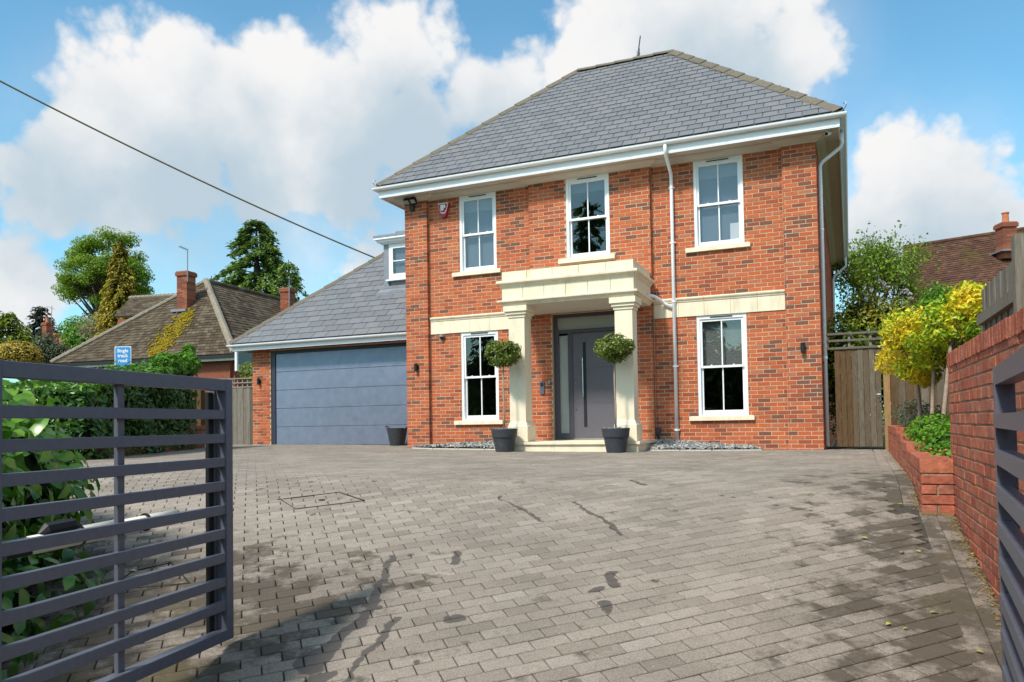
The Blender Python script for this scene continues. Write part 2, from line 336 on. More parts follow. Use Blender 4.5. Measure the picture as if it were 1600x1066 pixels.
m_wood = pm('weathered_grey_board', [(.165, .140, .11), (.215, .19, .155), (.12, .10, .075), (.25, .225, .19)], 0.9, 9, 0.4, 0.4, 30, stretch=(9, 9, 0.7), spec=0.2, blot=((.055, .042, .03), 1.6, 0.56, 0.74, 0.85))
m_wood2 = pm('brown_side_gate_board', [(.105, .058, .026), (.115, .068, .034), (.13, .10, .07), (.18, .15, .115)], 0.9, 9, 0.42, 0.4, 30, stretch=(9, 9, 0.7), spec=0.2, blot=((.045, .032, .02), 1.6, 0.56, 0.74, 0.85))
m_post = pm('amber_timber_post', [(.30, .17, .07)], 0.85, 8, 0.35, 0.3, 30, stretch=(8, 8, .8))
m_bark = pm('bark', [(.10, .075, .055), (.14, .11, .085)], 0.95, 14, 0.4, 0.6, 40, stretch=(1, 1, .4))
m_palebark = pm('pale_stem_bark', [(.34, .25, .19)], 0.9, 30, 0.25, 0.4, 60)
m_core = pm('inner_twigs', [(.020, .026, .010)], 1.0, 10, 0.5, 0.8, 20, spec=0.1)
def leafmat(name, cols, trans=0.28, rough=0.5, spec=0.4, namt=0.25): return pm(name, cols, rough, 4.0, namt, trans=trans, spec=spec)
m_laurel = leafmat('laurel_leaf', [(.035, .11, .012), (.07, .20, .018), (.14, .32, .026), (.28, .46, .05)], 0.35, 0.28, 0.6)
m_hedge = leafmat('clipped_laurel_leaf', [(.025, .075, .010), (.05, .14, .016), (.10, .24, .024), (.22, .40, .05)], 0.3, 0.3, 0.55)
m_bay = leafmat('bay_leaf', [(.045, .075, .010), (.10, .145, .016), (.18, .235, .03), (.32, .34, .06)], 0.2, 0.35, 0.5)
m_gold = leafmat('gold_and_green_leaf', [(.055, .19, .010), (.15, .34, .015), (.42, .52, .025), (.78, .66, .03), (.82, .60, .03)], 0.35, 0.45)
m_spring = leafmat('bright_green_leaf', [(.035, .12, .008), (.075, .21, .012), (.15, .33, .02), (.27, .45, .03)], 0.32, 0.4)
m_olive = leafmat('olive_shrub_leaf', [(.07, .11, .010), (.14, .20, .014), (.23, .29, .024), (.38, .28, .02)], 0.35, 0.4)
m_lime = leafmat('spring_tree_leaf', [(.11, .19, .014), (.17, .28, .02), (.24, .37, .028), (.33, .46, .045)], 0.45, 0.55)
m_goldcon = leafmat('golden_conifer_spray', [(.035, .045, .006), (.14, .125, .010), (.40, .31, .018), (.55, .42, .03)], 0.2, 0.7)
m_cedar = leafmat('dark_cedar_spray', [(.035, .075, .018), (.09, .16, .03), (.17, .27, .04), (.26, .37, .06)], 0.3, 0.7)
m_darkcon = leafmat('blackish_conifer_spray', [(.012, .02, .010), (.025, .035, .014), (.04, .05, .02)], 0.1, 0.7)
m_peach = leafmat('pinkish_spring_leaf', [(.16, .15, .06), (.33, .27, .14), (.45, .36, .22)], 0.3, 0.6)
m_yellow = leafmat('yellow_bush_leaf', [(.25, .20, .03), (.50, .36, .05), (.66, .46, .10)], 0.3, 0.6)
m_greyleaf = leafmat('grey_green_leaf', [(.06, .085, .045), (.11, .14, .075), (.18, .21, .12)], 0.2, 0.6)
m_pink = leafmat('pale_pink_blossom', [(.66, .56, .58), (.75, .68, .70)], 0.3, 0.6)
m_fallen = leafmat('fallen_yellow_leaf', [(.42, .42, .05), (.58, .52, .08)], 0.2, 0.5)
m_rooftile = pm('old_brown_roof_tile', [(.088, .064, .041), (.105, .079, .053), (.070, .050, .034), (.125, .098, .068)], 0.95, 1.2, 0.3, 0.5, 30, spec=0.15, const=True, blot=((.30, .27, .22), 14.0, 0.62, 0.68, 0.55))
m_redtile = pm('dark_red_roof_tile', [(.10, .050, .034), (.125, .062, .040), (.08, .042, .030)], 0.95, 1.5, 0.3, 0.5, 30, spec=0.15, const=True, blot=((.10, .085, .02), 0.7, 0.5, 0.75, 0.75))
m_moss = pm('yellow_moss', [(.20, .145, .012), (.27, .19, .015)], 1.0, 5, 0.35, 0.8, 25, spec=0.1)
m_ridge = pm('grey_ridge_tile', [(.25, .21, .16)], 0.95, 8, 0.3, 0.4, 40)
m_oldbrick = pm('old_house_brick', [(.30, .095, .05), (.24, .075, .042), (.34, .11, .06), (.20, .065, .04)], 0.9, 20, 0.3, 0.4, 60, const=True)
m_terra = pm('terracotta_pot', [(.50, .17, .075)], 0.85, 10, 0.2)
m_signb = pm('sign_blue', [(.045, .27, .62)], 0.4, 6, 0.04)
m_signw = pm('sign_white', [(.82, .84, .86)], 0.4, 6, 0.03)
m_red = pm('alarm_red', [(.36, .012, .03)], 0.4, 10, 0.05)
m_cable = pm('cable_sheath', [(.16, .125, .055)], 0.7, 10, 0.2)
m_metalgrey = pm('aerial_metal', [(.30, .32, .34)], 0.5, 10, 0.1, metal=0.5)
m_armw = pm('cream_actuator_paint', [(.70, .68, .60)], 0.4, 20, 0.06)
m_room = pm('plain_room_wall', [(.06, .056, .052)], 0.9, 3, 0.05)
m_blindg = pm('blue_grey_blind', [(.17, .205, .27)], 0.8, 40, 0.05)
m_blindw = pm('pale_roller_blind', [(.34, .38, .42)], 0.8, 40, 0.05)
def woven():
    m = pm('woven_grey_blind', [(.27, .29, .275)], 0.85, 18, 0.35, stretch=(1.0, 1, 9))
    return m
m_woven = woven()
def glassmat(name, tint=0.85):
    m = bpy.data.materials.new(name); m.use_nodes = True; nt = m.node_tree; N = nt.nodes; L = nt.links; N.clear()
    out = N.new('ShaderNodeOutputMaterial'); tr = N.new('ShaderNodeBsdfTransparent'); tr.inputs[0].default_value = (tint, tint, tint, 1)
    gl = N.new('ShaderNodeBsdfGlossy'); gl.inputs['Roughness'].default_value = 0.01
    lw_ = N.new('ShaderNodeLayerWeight'); lw_.inputs[0].default_value = 0.5; pw = N.new('ShaderNodeMath'); pw.operation = 'POWER'; L.new(lw_.outputs['Facing'], pw.inputs[0]); pw.inputs[1].default_value = 4.0
    fr = N.new('ShaderNodeMath'); fr.operation = 'MULTIPLY_ADD'; L.new(pw.outputs[0], fr.inputs[0]); fr.inputs[1].default_value = 0.8; fr.inputs[2].default_value = 0.075; mx = N.new('ShaderNodeMixShader')
    nz = N.new('ShaderNodeTexNoise'); nz.inputs['Scale'].default_value = 1.6; g = N.new('ShaderNodeNewGeometry'); L.new(g.outputs['Position'], nz.inputs['Vector'])
    bp = N.new('ShaderNodeBump'); bp.inputs['Strength'].default_value = 0.06; bp.inputs['Distance'].default_value = 0.05; L.new(nz.outputs[0], bp.inputs['Height']); L.new(bp.outputs[0], gl.inputs['Normal'])
    L.new(fr.outputs[0], mx.inputs[0]); L.new(tr.outputs[0], mx.inputs[1]); L.new(gl.outputs[0], mx.inputs[2]); L.new(mx.outputs[0], out.inputs[0]); return m
m_glass = glassmat('window_glass')
m_frost = pm('frosted_sidelight', [(.30, .33, .31)], 0.35, 6, 0.05, spec=0.6)
m_darkglass = pm('dark_far_pane', [(.03, .035, .04)], 0.1, 4, 0.1, spec=0.6)

# ------------------------------------------------------------------ ground
def gz(x, y):
    x = np.asarray(x, float); y = np.asarray(y, float)
    zr = np.maximum(-0.5215-0.038*(np.clip(x, 2.5, 10)-8)+0.173*(y+10), -1.45)
    zf = 0.028-0.007*np.clip(x, -8, 10); k = 0.035
    return zf-k*np.log1p(np.exp(np.clip((zf-zr)/k, -60, 60)))
def gzf(x, y): return float(gz(x, y))
def grid(name, xs, ys, zfun, mat, **kw):
    X, Y = np.meshgrid(xs, ys); Z = zfun(X, Y); n, m = len(xs), len(ys)
    me = bpy.data.meshes.new(name); me.from_pydata(np.stack([X, Y, Z], -1).reshape(-1, 3).tolist(), [], [(j*n+i, j*n+i+1, (j+1)*n+i+1, (j+1)*n+i) for j in range(m-1) for i in range(n-1)])
    me.polygons.foreach_set('use_smooth', [True]*len(me.polygons)); me.materials.append(mat); return link(name, me, **kw)
ax = np.unique(np.concatenate([np.linspace(-1500, -60, 14), np.linspace(-60, 60, 81), np.linspace(60, 1500, 14)]))
ay = np.unique(np.concatenate([np.linspace(-1500, -60, 14), np.linspace(-60, 60, 81), np.linspace(60, 1500, 14)]))
grid('ground', ax, ay, lambda x, y: gz(x, y)-0.14, m_soil, kind='structure')

def paver_material():
    m = bpy.data.materials.new('block_paving'); m.use_nodes = True; nt = m.node_tree; N = nt.nodes; L = nt.links; b = N['Principled BSDF']
    geo = N.new('ShaderNodeNewGeometry'); P = geo.outputs['Position']; sx = N.new('ShaderNodeSeparateXYZ'); L.new(P, sx.inputs[0])
    flat = N.new('ShaderNodeCombineXYZ'); L.new(sx.outputs[0], flat.inputs[0]); L.new(sx.outputs[1], flat.inputs[1]); P2 = flat.outputs[0]
    def mth(op, a, b_=None, c=None, clamp=False):
        n = N.new('ShaderNodeMath'); n.operation = op; n.use_clamp = clamp
        for i, x in enumerate((a, b_, c)):
            if x is None: continue
            if isinstance(x, (int, float)): n.inputs[i].default_value = x
            else: L.new(x, n.inputs[i])
        return n.outputs[0]
    def noise(scale, det=6, ro=0.6, vec=None):
        n = N.new('ShaderNodeTexNoise'); n.inputs['Scale'].default_value = scale; n.inputs['Detail'].default_value = det; n.inputs['Roughness'].default_value = ro; L.new(vec or P, n.inputs['Vector']); return n.outputs[0]
    def ss(x, a, c, lo=0.0, hi=1.0):
        n = N.new('ShaderNodeMapRange'); n.interpolation_type = 'SMOOTHSTEP'; L.new(x, n.inputs[0]); n.inputs[1].default_value = a; n.inputs[2].default_value = c; n.inputs[3].default_value = lo; n.inputs[4].default_value = hi; return n.outputs[0]
    at_ = N.new('ShaderNodeAttribute'); at_.attribute_name = 'bt'; oi = N.new('ShaderNodeObjectInfo'); sp = N.new('ShaderNodeSeparateColor'); L.new(oi.outputs['Color'], sp.inputs[0])
    tint = mth('ADD', at_.outputs['Fac'], sp.outputs[0], clamp=True)
    rp = _ramp(N, [(.222, .184, .150), (.265, .222, .183), (.305, .256, .214), (.244, .204, .168), (.335, .284, .240)]); L.new(tint, rp.inputs[0])
    def mixc(fac, a, c, blend='MIX'):
        n = N.new('ShaderNodeMixRGB'); n.blend_type = blend
        if isinstance(fac, float): n.inputs[0].default_value = fac
        else: L.new(fac, n.inputs[0])
        L.new(a, n.inputs[1])
        if isinstance(c, tuple): n.inputs[2].default_value = (*c, 1)
        else: L.new(c, n.inputs[2])
        return n.outputs[0]
    c = mixc(1.0, rp.outputs[0], ss(noise(120, 4), 0.3, 0.7, 0.74, 1.26), 'MULTIPLY')
    c = mixc(1.0, c, ss(noise(0.9, 7, 0.68), 0.3, 0.7, 0.80, 1.12), 'MULTIPLY')
    # pale lichen flecks
    vo = N.new('ShaderNodeTexVoronoi'); vo.inputs['Scale'].default_value = 26.0; L.new(P, vo.inputs['Vector'])
    fl = mth('MULTIPLY', ss(vo.outputs['Distance'], 0.16, 0.08), ss(noise(1.1, 3), 0.42, 0.62)); fl = mth('MULTIPLY', fl, ss(noise(40, 2), 0.5, 0.55))
    c = mixc(mth('MULTIPLY', fl, 0.75), c, (.52, .49, .43))
    # grime and moss by the garden wall; the same dark tone beside the left gate
    nbig = noise(3.6, 9, 0.70); tvar = mth('MULTIPLY', mth('SUBTRACT', tint, 0.5), 0.16)
    right = ss(mth('SUBTRACT', sx.outputs[0], mth('MULTIPLY', sx.outputs[1], 0.03)), 8.15, 9.5)
    yfade = ss(sx.outputs[1], -4.2, -7.2)
    lx = mth('SUBTRACT', 6.35, sx.outputs[0]); left = mth('MULTIPLY', ss(lx, -0.35, 0.75), ss(sx.outputs[1], -9.3, -10.6))
    side = mth('ADD', mth('MULTIPLY', right, yfade), left, clamp=True)
    far = mth('MULTIPLY', ss(sx.outputs[1], -3.5, -1.0), 0.35)
    grime_tone = mth('ADD', mth('ADD', mth('MULTIPLY', side, 0.255), mth('MULTIPLY', far, 0.14)), mth('ADD', nbig, tvar))
    gm = mth('MULTIPLY', ss(grime_tone, 0.59, 0.78), 0.85)
    c = mixc(gm, c, (.062, .046, .031))
    moss = mth('MULTIPLY', mth('MULTIPLY', gm, ss(noise(1.3, 3), 0.52, 0.66)), 0.45); c = mixc(moss, c, (.10, .085, .03))
    # wet trickles left on the dry blocks, and drips
    wob = N.new('ShaderNodeTexNoise'); wob.inputs['Scale'].default_value = 5.0; wob.inputs['Detail'].default_value = 5; L.new(P2, wob.inputs['Vector'])
    wv = N.new('ShaderNodeVectorMath'); wv.operation = 'MULTIPLY_ADD'; L.new(wob.outputs['Color'], wv.inputs[0]); wv.inputs[1].default_value = (.16, .16, 0); L.new(P2, wv.inputs[2])
    wsub = N.new('ShaderNodeVectorMath'); wsub.operation = 'SUBTRACT'; L.new(wv.outputs[0], wsub.inputs[0]); wsub.inputs[1].default_value = (.08, .08, 0); W = wsub.outputs[0]
    def seg(a, b2, ra, rb):
        a = Vector((a[0], a[1], 0)); b2 = Vector((b2[0], b2[1], 0)); d = b2-a
        s1 = N.new('ShaderNodeVectorMath'); s1.operation = 'SUBTRACT'; L.new(W, s1.inputs[0]); s1.inputs[1].default_value = a
        dt = N.new('ShaderNodeVectorMath'); dt.operation = 'DOT_PRODUCT'; L.new(s1.outputs[0], dt.inputs[0]); dt.inputs[1].default_value = d/d.length_squared
        t = mth('MULTIPLY', dt.outputs['Value'], 1.0, clamp=True)
        sc_ = N.new('ShaderNodeVectorMath'); sc_.operation = 'SCALE'; sc_.inputs[0].default_value = d; L.new(t, sc_.inputs['Scale'])
        ds = N.new('ShaderNodeVectorMath'); ds.operation = 'DISTANCE'; L.new(s1.outputs[0], ds.inputs[0]); L.new(sc_.outputs[0], ds.inputs[1])
        return mth('SUBTRACT', mth('MULTIPLY_ADD', t, rb-ra, ra), ds.outputs['Value'])
    def g(u, v):
        lo, hi = 1.0, 30.0
        for _ in range(50):
            mid = (lo+hi)/2; p = CAM+ray(u, v)*mid
            if p[2] > gzf(p[0], p[1]): lo = mid
            else: hi = mid
        return (p[0], p[1])
    wet = None
    for (u0, v0, u1, v1, r0, r1) in STREAKS:
        h = seg(g(u0, v0), g(u1, v1), r0, r1); wet = h if wet is None else mth('MAXIMUM', wet, h)
    wet = ss(mth('ADD', wet, mth('MULTIPLY', mth('SUBTRACT', noise(14, 3), 0.5), 0.05)), -0.004, 0.006)
    v2 = N.new('ShaderNodeTexVoronoi'); v2.inputs['Scale'].default_value = 5.2; L.new(W, v2.inputs['Vector'])
    drip = mth('MULTIPLY', ss(v2.outputs['Distance'], 0.17, 0.13), ss(noise(0.8, 3, 0.5, P2), 0.52, 0.60))
    drip = mth('MULTIPLY', drip, ss(sx.outputs[1], -6.0, -8.0))
    wet = mth('MULTIPLY', mth('MAXIMUM', wet, drip), 0.80)
    c = mixc(wet, c, (.060, .050, .042))
    L.new(c, b.inputs['Base Color'])
    L.new(mth('SUBTRACT', 0.86, mth('MULTIPLY', wet, 0.35)), b.inputs['Roughness']); b.inputs['Specular IOR Level'].default_value = 0.3
    bp = N.new('ShaderNodeBump'); bp.inputs['Strength'].default_value = 0.5; bp.inputs['Distance'].default_value = 0.006; L.new(noise(160, 4), bp.inputs['Height']); L.new(bp.outputs[0], b.inputs['Normal'])
    return m
STREAKS = [(613, 870, 598, 910, .03, .03), (598, 910, 560, 975, .03, .035), (560, 975, 520, 1005, .04, .05), (520, 1005, 480, 1040, .055, .085), (505, 1055, 480, 1075, .06, .06), (620, 965, 590, 1000, .02, .03), (590, 1000, 545, 1066, .02, .025),
           (716, 862, 712, 880, .025, .03), (898, 785, 940, 812, .015, .02), (940, 812, 972, 838, .02, .015), (780, 775, 845, 815, .012, .018), (960, 895, 955, 915, .035, .03), (945, 940, 946, 958, .03, .02), (935, 920, 930, 922, .035, .035), (705, 968, 722, 965, .05, .04), (985, 750, 1010, 758, .02, .03)]
m_paver = paver_material()

PHI = R(42.1); PE = Vector((math.cos(PHI), math.sin(PHI))); PN = Vector((-math.sin(PHI), math.cos(PHI)))
PL, PW, PJ = 0.2, 0.107, 0.0065
def planter_x(y): return 9.217+0.0244*(y+7.89)
LEFTB = [(-7.6, 3.0), (-7.6, 0.6), (-5.3, -0.9), (-2.9, -5.6), (1.0, -8.4), (3.0, -10.4), (3.9, -11.2), (4.2, -13.5)]
def left_bound(y):
    for (x0, y0), (x1, y1) in zip(LEFTB, LEFTB[1:]):
        if y1 <= y <= y0: return x0+(x1-x0)*(y-y0)/(y1-y0)
    return 4.2 if y < -13 else -7.6
def right_bound(y): return (planter_x(y) if y > -7.9 else 9.42)-0.235
def on_drive(x, y, mg=0.0):
    if y < -13.4 or y > 2.0 or x < left_bound(y)-mg or x > right_bound(y)+mg: return False
    if y > -0.02 and 0.0 < x < 8.45: return False
    if y > 0.35 and x > 8.4: return False
    return True
drive = grid('driveway', np.linspace(-7.8, 9.45, 110), np.linspace(-13.5, 2.1, 110), lambda x, y: gz(x, y)-0.016, m_sand, kind='structure')
def paver_frame(x, y, e):
    e3 = Vector((e[0], e[1], 0)); n3 = Vector((-e[1], e[0], 0)); h = 0.05
    U = (e3+Vector((0, 0, (gzf(x+e[0]*h, y+e[1]*h)-gzf(x-e[0]*h, y-e[1]*h))/(2*h)))).normalized()
    V = n3+Vector((0, 0, (gzf(x+n3[0]*h, y+n3[1]*h)-gzf(x-n3[0]*h, y-n3[1]*h))/(2*h))); V = (V-U*V.dot(U)).normalized(); W = U.cross(V)
    tl = random.gauss(0, 0.006); U = (U+W*tl).normalized(); W = U.cross(V)
    return frame(U, V, W, Vector((x, y, gzf(x, y)))-W*(0.0225-random.uniform(-.0015, .0015)))
pv = []
for j in range(-160, 160):
    for i in range(-110, 110):
        c2 = Vector((4.0, -6.0))+PE*((i+0.5*(j % 2))*PL)+PN*(j*PW)
        if not on_drive(c2.x, c2.y, 0.03): continue
        pv.append((paver_frame(c2.x, c2.y, PE), PL-PJ, PW-PJ, 0.045, random.random()*0.999))
# edging course, laid lengthwise along the planter and wall
y = -13.3
while y < 0.2:
    y2 = y+PL
    for s in (0.060, 0.170):
        xb = (planter_x(y+.1) if y > -7.9 else 9.42)-s; ex = Vector((0.0244 if y > -7.9 else 0.0, 1)).normalized()
        pv.append((paver_frame(xb, y+PL/2, ex), PL-PJ, 0.108, 0.045, random.random()*0.999))
    y = y2
pieces(drive, 'paver', m_paver, pv, 300, 0.004)

# ------------------------------------------------------------------ the house
RX = 8.413; SPL = 0.012; REC = 0.09
house = thing('brick_house', (4.2, 0, 0), 'two-storey red brick detached house with grey slate hipped roof and white sash windows', 'house')
WIN = [(1.30, 2.16, 0.60, 2.475, 'low'), (6.255, 7.15, 0.60, 2.475, 'woven'), (1.30, 2.16, 3.765, 5.40, 'grey'), (6.255, 7.15, 3.765, 5.40, 'grey'), (3.745, 4.635, 3.79, 5.40, 'top')]
BANDS = [(0.58, 2.93), (5.45, 7.83)]; BZ = (2.475, 2.84)
DOOR = (3.40, 5.02, 0.15, 2.70)
def sill_open(w): return (w[0]-0.165, w[1]+0.105, w[2]-0.09, w[2])
body = MB(); bricks = []
panels = [(0.0, 0.56, 0.0, []), (0.56, 2.93, REC, [w[:4] for w in WIN if w[0] < 2]+[sill_open(w) for w in WIN if w[0] < 2]+[(0.58, 2.93, *BZ)]),
          (2.93, 5.45, 0.0, [WIN[4][:4], sill_open(WIN[4]), DOOR]), (5.45, 7.83, REC, [w[:4] for w in WIN if w[0] > 6]+[sill_open(w) for w in WIN if w[0] > 6]+[(5.45, 7.83, *BZ)]), (7.83, RX, 0.0, [])]
for u0, u1, yy, op in panels:
    bricks += brick_items((0, yy, 0), (1, 0, 0), (0, -1, 0), u0, u1, -0.15, 5.40, op, depth=0.11)
    wall_cells(body, (0, yy, 0), (1, 0, 0), (0, -1, 0), u0 + (0.013 if yy == 0 else -.06), u1-(0.013 if yy == 0 else -.06), -0.3, 5.42, op, 0.004, 0.24 if yy else 0.33)
Us = Vector((SPL, 1, 0)).normalized(); Ns = Vector((1, -SPL, 0)).normalized()
bricks += brick_items((RX, 0, 0), Us, Ns, 0.0, 13.0, -0.15, 5.40, (), depth=0.1, phase=0.1125)
wall_cells(body, (RX, 0, 0), Us, Ns, 0.005, 13.0, -0.3, 5.42, (), 0.007, 0.3)
bricks += brick_items((0, 0, 0), (0, -1, 0), (-1, 0, 0), -6.1, 0.0, -0.15, 5.40, [(-6.1, -2.0, -1, 5.0)], depth=0.1, phase=0.1125)
wall_cells(body, (0, 0, 0), (0, -1, 0), (-1, 0, 0), -6.1, -0.005, -0.3, 5.42, (), 0.007, 0.3)
body.box(0, 2.3, 6.1, 6.4, -0.3, 5.42); body.box(2.0, RX+0.2, 13.0, 13.3, -0.3, 5.42); body.box(2.0, 2.3, 6.4, 13.0, -.3, 5.42)
wall = body.build('wall', m_mortar, house)
pieces(wall, 'brick', m_brick, bricks, 300, 0.003)

def window(parent, x0, x1, z0, z1, yf, style, sill=True):
    """box sash window: the frame is the part, sashes, bars, panes and sill its pieces"""
    f = MB(); fw_ = 0.052; y0, y1 = yf+0.012, yf+0.14
    f.box(x0, x0+fw_, y0, y1, z0, z1); f.box(x1-fw_, x1, y0, y1, z0, z1); f.box(x0+fw_, x1-fw_, y0+.001, y1, z1-0.065, z1); f.box(x0+fw_, x1-fw_, y0+.001, y1, z0, z0+0.02)
    w = f.build('window', m_white, parent)
    a, b = x0+fw_, x1-fw_; zb, zt = z0+0.02, z1-0.065; zm = (zb+zt)/2+0.0; st = 0.042; xm = (a+b)/2
    for k, (p, q, ys, rb, rt) in enumerate(((zm-0.02, zt, y0+0.022, 0.042, 0.045), (zb, zm+0.02, y0+0.066, 0.085, 0.035))):
        s = MB(); s.box(a, a+st, ys, ys+0.04, p, q); s.box(b-st, b, ys, ys+0.04, p, q); s.box(a+st, b-st, ys+.001, ys+0.039, p, p+rb); s.box(a+st, b-st, ys+.001, ys+0.039, q-rt, q)
        s.build('sash', m_white, w)
        MB().box(xm-0.011, xm+0.011, ys+0.004, ys+0.036, p+rb, q-rt).build('glazing_bar', m_white, w)
        for (c, d) in ((a+st, xm-0.011), (xm+0.011, b-st)):
            MB().box(c, d, ys+0.016, ys+0.020, p+rb, q-rt).build('pane', m_glass, w)
        if k == 0:
            for xx in (xm-0.20, xm+0.20): MB().lathe([(0.001, 0), (.018, 0), (.016, .012), (.006, .02), (.001, .022)], (xx, ys+0.02, p+rb), 8).build('sash_catch', m_white, w)
    MB().box(xm-0.20, xm+0.20, y0-0.012, y0, z1-0.042, z1-0.026).build('trickle_vent', m_black, w)
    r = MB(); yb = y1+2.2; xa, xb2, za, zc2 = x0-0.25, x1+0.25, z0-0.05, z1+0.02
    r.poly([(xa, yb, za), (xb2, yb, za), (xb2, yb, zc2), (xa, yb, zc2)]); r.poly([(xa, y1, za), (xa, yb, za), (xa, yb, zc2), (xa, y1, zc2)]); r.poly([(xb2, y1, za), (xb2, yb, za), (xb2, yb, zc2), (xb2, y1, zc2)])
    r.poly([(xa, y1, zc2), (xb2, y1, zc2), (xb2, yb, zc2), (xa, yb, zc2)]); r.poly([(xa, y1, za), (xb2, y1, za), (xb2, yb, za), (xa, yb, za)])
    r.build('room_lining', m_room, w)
    yb = y1+0.03
    if style == 'grey':
        MB().box(a-.01, b+.01, yb, yb+0.004, zb, zt).build('blind', m_blindg, w); MB().box(a-.01, b+.01, yb-0.02, yb-0.008, zt-0.26, zt).build('roller_blind', m_blindw, w)
    if style == 'woven':
        mb = MB()
        for i in range(60): zz = zm+0.01+i*(zt-zm-0.01)/60; mb.box(a-.01, b+.01, yb+(i % 2)*0.003, yb+0.004+(i % 2)*0.003, zz, zz+(zt-zm)/60*0.9)
        mb.build('woven_blind', m_woven, w)
    if style == 'top':
        MB().box(a-.01, b+.01, yb, yb+0.004, zt-0.20, zt).build('roller_blind', m_blindg, w)
    if sill:
        s = MB(); o = sill_open((x0, x1, z0, z1)); s.sweep([(o[0]+.055, yf+.10), (o[0]+.055, yf-.004), (o[1]-.055, yf-.004), (o[1]-.055, yf+.10)], [(-0.05, o[2]+.004), (.055, o[2]+.004), (.055, z0-.012), (.045, z0-.004), (-0.05, z0)])
        s.build('sill', m_stone, w)
    return w
for (x0, x1, z0, z1, st) in WIN:
    yf = 0.0 if st == 'top' else REC
    w = window(house, x0, x1, z0, z1, yf, st)
    if st == 'grey' and x0 > 6: MB().box(x1-0.26, x1-0.075, REC+.135, REC+.140, z0+.11, z0+.42).build('white_card', m_signw, w)
# stone bands
for i, (a, b) in enumerate(BANDS):
    n = 5; blocks = []
    bd = MB().box(a, b, REC-0.004+0.012, REC+0.15, BZ[0]+.003, BZ[1]-.003).build('stone_band', m_stone, house)
    xs = np.linspace(a, b, n+1)
    for p, q in zip(xs, xs[1:]):
        MB().box(p+.002, q-.002, REC-0.018, REC+0.05, BZ[0]+.004, BZ[0]+0.275).build('stone_block', m_stone, bd)
        MB().sweep([(p+.002, REC), (q-.002, REC)], [(-.03, BZ[0]+.28), (.028, BZ[0]+.28), (.034, BZ[0]+.30), (.055, BZ[0]+.325), (.062, BZ[0]+.345), (.055, BZ[0]+.36), (-.03, BZ[0]+.362)]).build('band_moulding', m_stone, bd)
# eaves
side_end = (RX+SPL*13.0, 13.0)
outer = [(0, 6.1), (0, 0), (RX, 0), side_end]
MB().sweep([(0, 6.1), (0, 0), (.56, 0), (.56, REC), (2.93, REC), (2.93, 0), (5.45, 0), (5.45, REC), (7.83, REC), (7.83, 0), (RX, 0), side_end], [(-.02, 5.402), (.018, 5.402), (.022, 5.415), (.045, 5.425), (.085, 5.435), (.13, 5.458), (.145, 5.475), (.165, 5.478), (.165, 5.492), (-.02, 5.492)]).build('cornice', m_offwhite, house)
MB().sweep(outer, [(-.1, 5.494), (.372, 5.494), (.372, 5.51), (-.1, 5.51)]).build('soffit', m_offwhite, house)
fas = MB().sweep(outer, [(.372, 5.462), (.394, 5.462), (.394, 5.475), (.398, 5.48), (.398, 5.625), (.372, 5.625)]).build('fascia', m_white, house)
GO = 0.455; GR = 0.056; GZ = 5.665
gp = [(GO+GR*math.cos(a), GZ+GR*math.sin(a)*1.05) for a in np.linspace(math.pi, 2*math.pi, 13)]+[(GO+GR+.004, GZ+.008), (GO+GR-.010, GZ+.008)]+[(GO+(GR-.006)*math.cos(a), GZ+(GR-.006)*math.sin(a)) for a in np.linspace(2*math.pi, math.pi, 9)]
gut = MB().sweep(outer, gp).build('gutter', m_white, house)
def gutter_unions(parent, xs, yo, z, r, mat=m_white):
    for xx in xs:
        mb = MB(); pr = [(yo-(r+.005)*math.cos(a), z+(r+.005)*math.sin(a)) for a in np.linspace(math.pi, 2*math.pi, 10)]+[(yo-(r-.01), z), (yo+(r-.01), z)]
        vs = [(xx+dx, y_, z_) for dx in (-.03, .03) for y_, z_ in pr]; k = len(pr)
        mb.add(vs, [(i, (i+1) % k, (i+1) % k+k, i+k) for i in range(k)]+[tuple(range(k)), tuple(range(k, 2*k))]); mb.build('gutter_union', mat, parent)
gutter_unions(gut, [-0.1, .95, 2.0, 3.05, 4.1, 5.15, 5.85, 6.9, 7.95, 8.7], -GO, GZ, GR)
# downpipes
def clips(parent, x, y, zs, ex=0.02):
    for z in zs:
        mb = MB().lathe([(.036, -.018), (.041, -.018), (.041, .018), (.036, .018)], (x, y, z), 14); mb.box(x-.055, x+.055, y+.01, y+.05, z-.012, z+.012); mb.build('pipe_clip', m_white, parent)
d1 = MB().tube([(5.85, -GO, 5.66), (5.85, -GO, 5.50), (5.85, -GO+.02, 5.45), (5.85, 0.0, 5.22), (5.85, 0.035, 5.17), (5.85, 0.042, 5.0), (5.85, 0.042, 0.10)], .034, 12).build('downpipe', m_white, house, smooth=True)
clips(d1, 5.85, .042, [4.95, 3.9, 2.78, 1.55, .35])
xs_ = RX+.052
d2 = MB().tube([(RX+GO-.03, .30, 5.66), (RX+GO-.03, .30, 5.40), (RX+GO-.06, .30, 5.33), (RX+.10, .30, 5.12), (xs_, .30, 5.05), (xs_, .30, 4.9), (xs_, .30, 0.02)], .034, 12).build('downpipe', m_white, house, smooth=True)
for z in (3.9, 1.6):
    MB().lathe([(.036, -.018), (.041, -.018), (.041, .018), (.036, .018)], (xs_, .30, z), 14).build('pipe_clip', m_white, d2)
xb_ = RX+SPL*11.6
MB().tube([(xb_+GO-.03, 11.6, 5.66), (xb_+GO-.03, 11.6, 5.3), (xb_+.08, 11.6, 5.0), (xb_+.05, 11.6, 4.9), (xb_+.05, 11.6, 0.0)], .036, 8).build('downpipe', m_white, house, smooth=True)
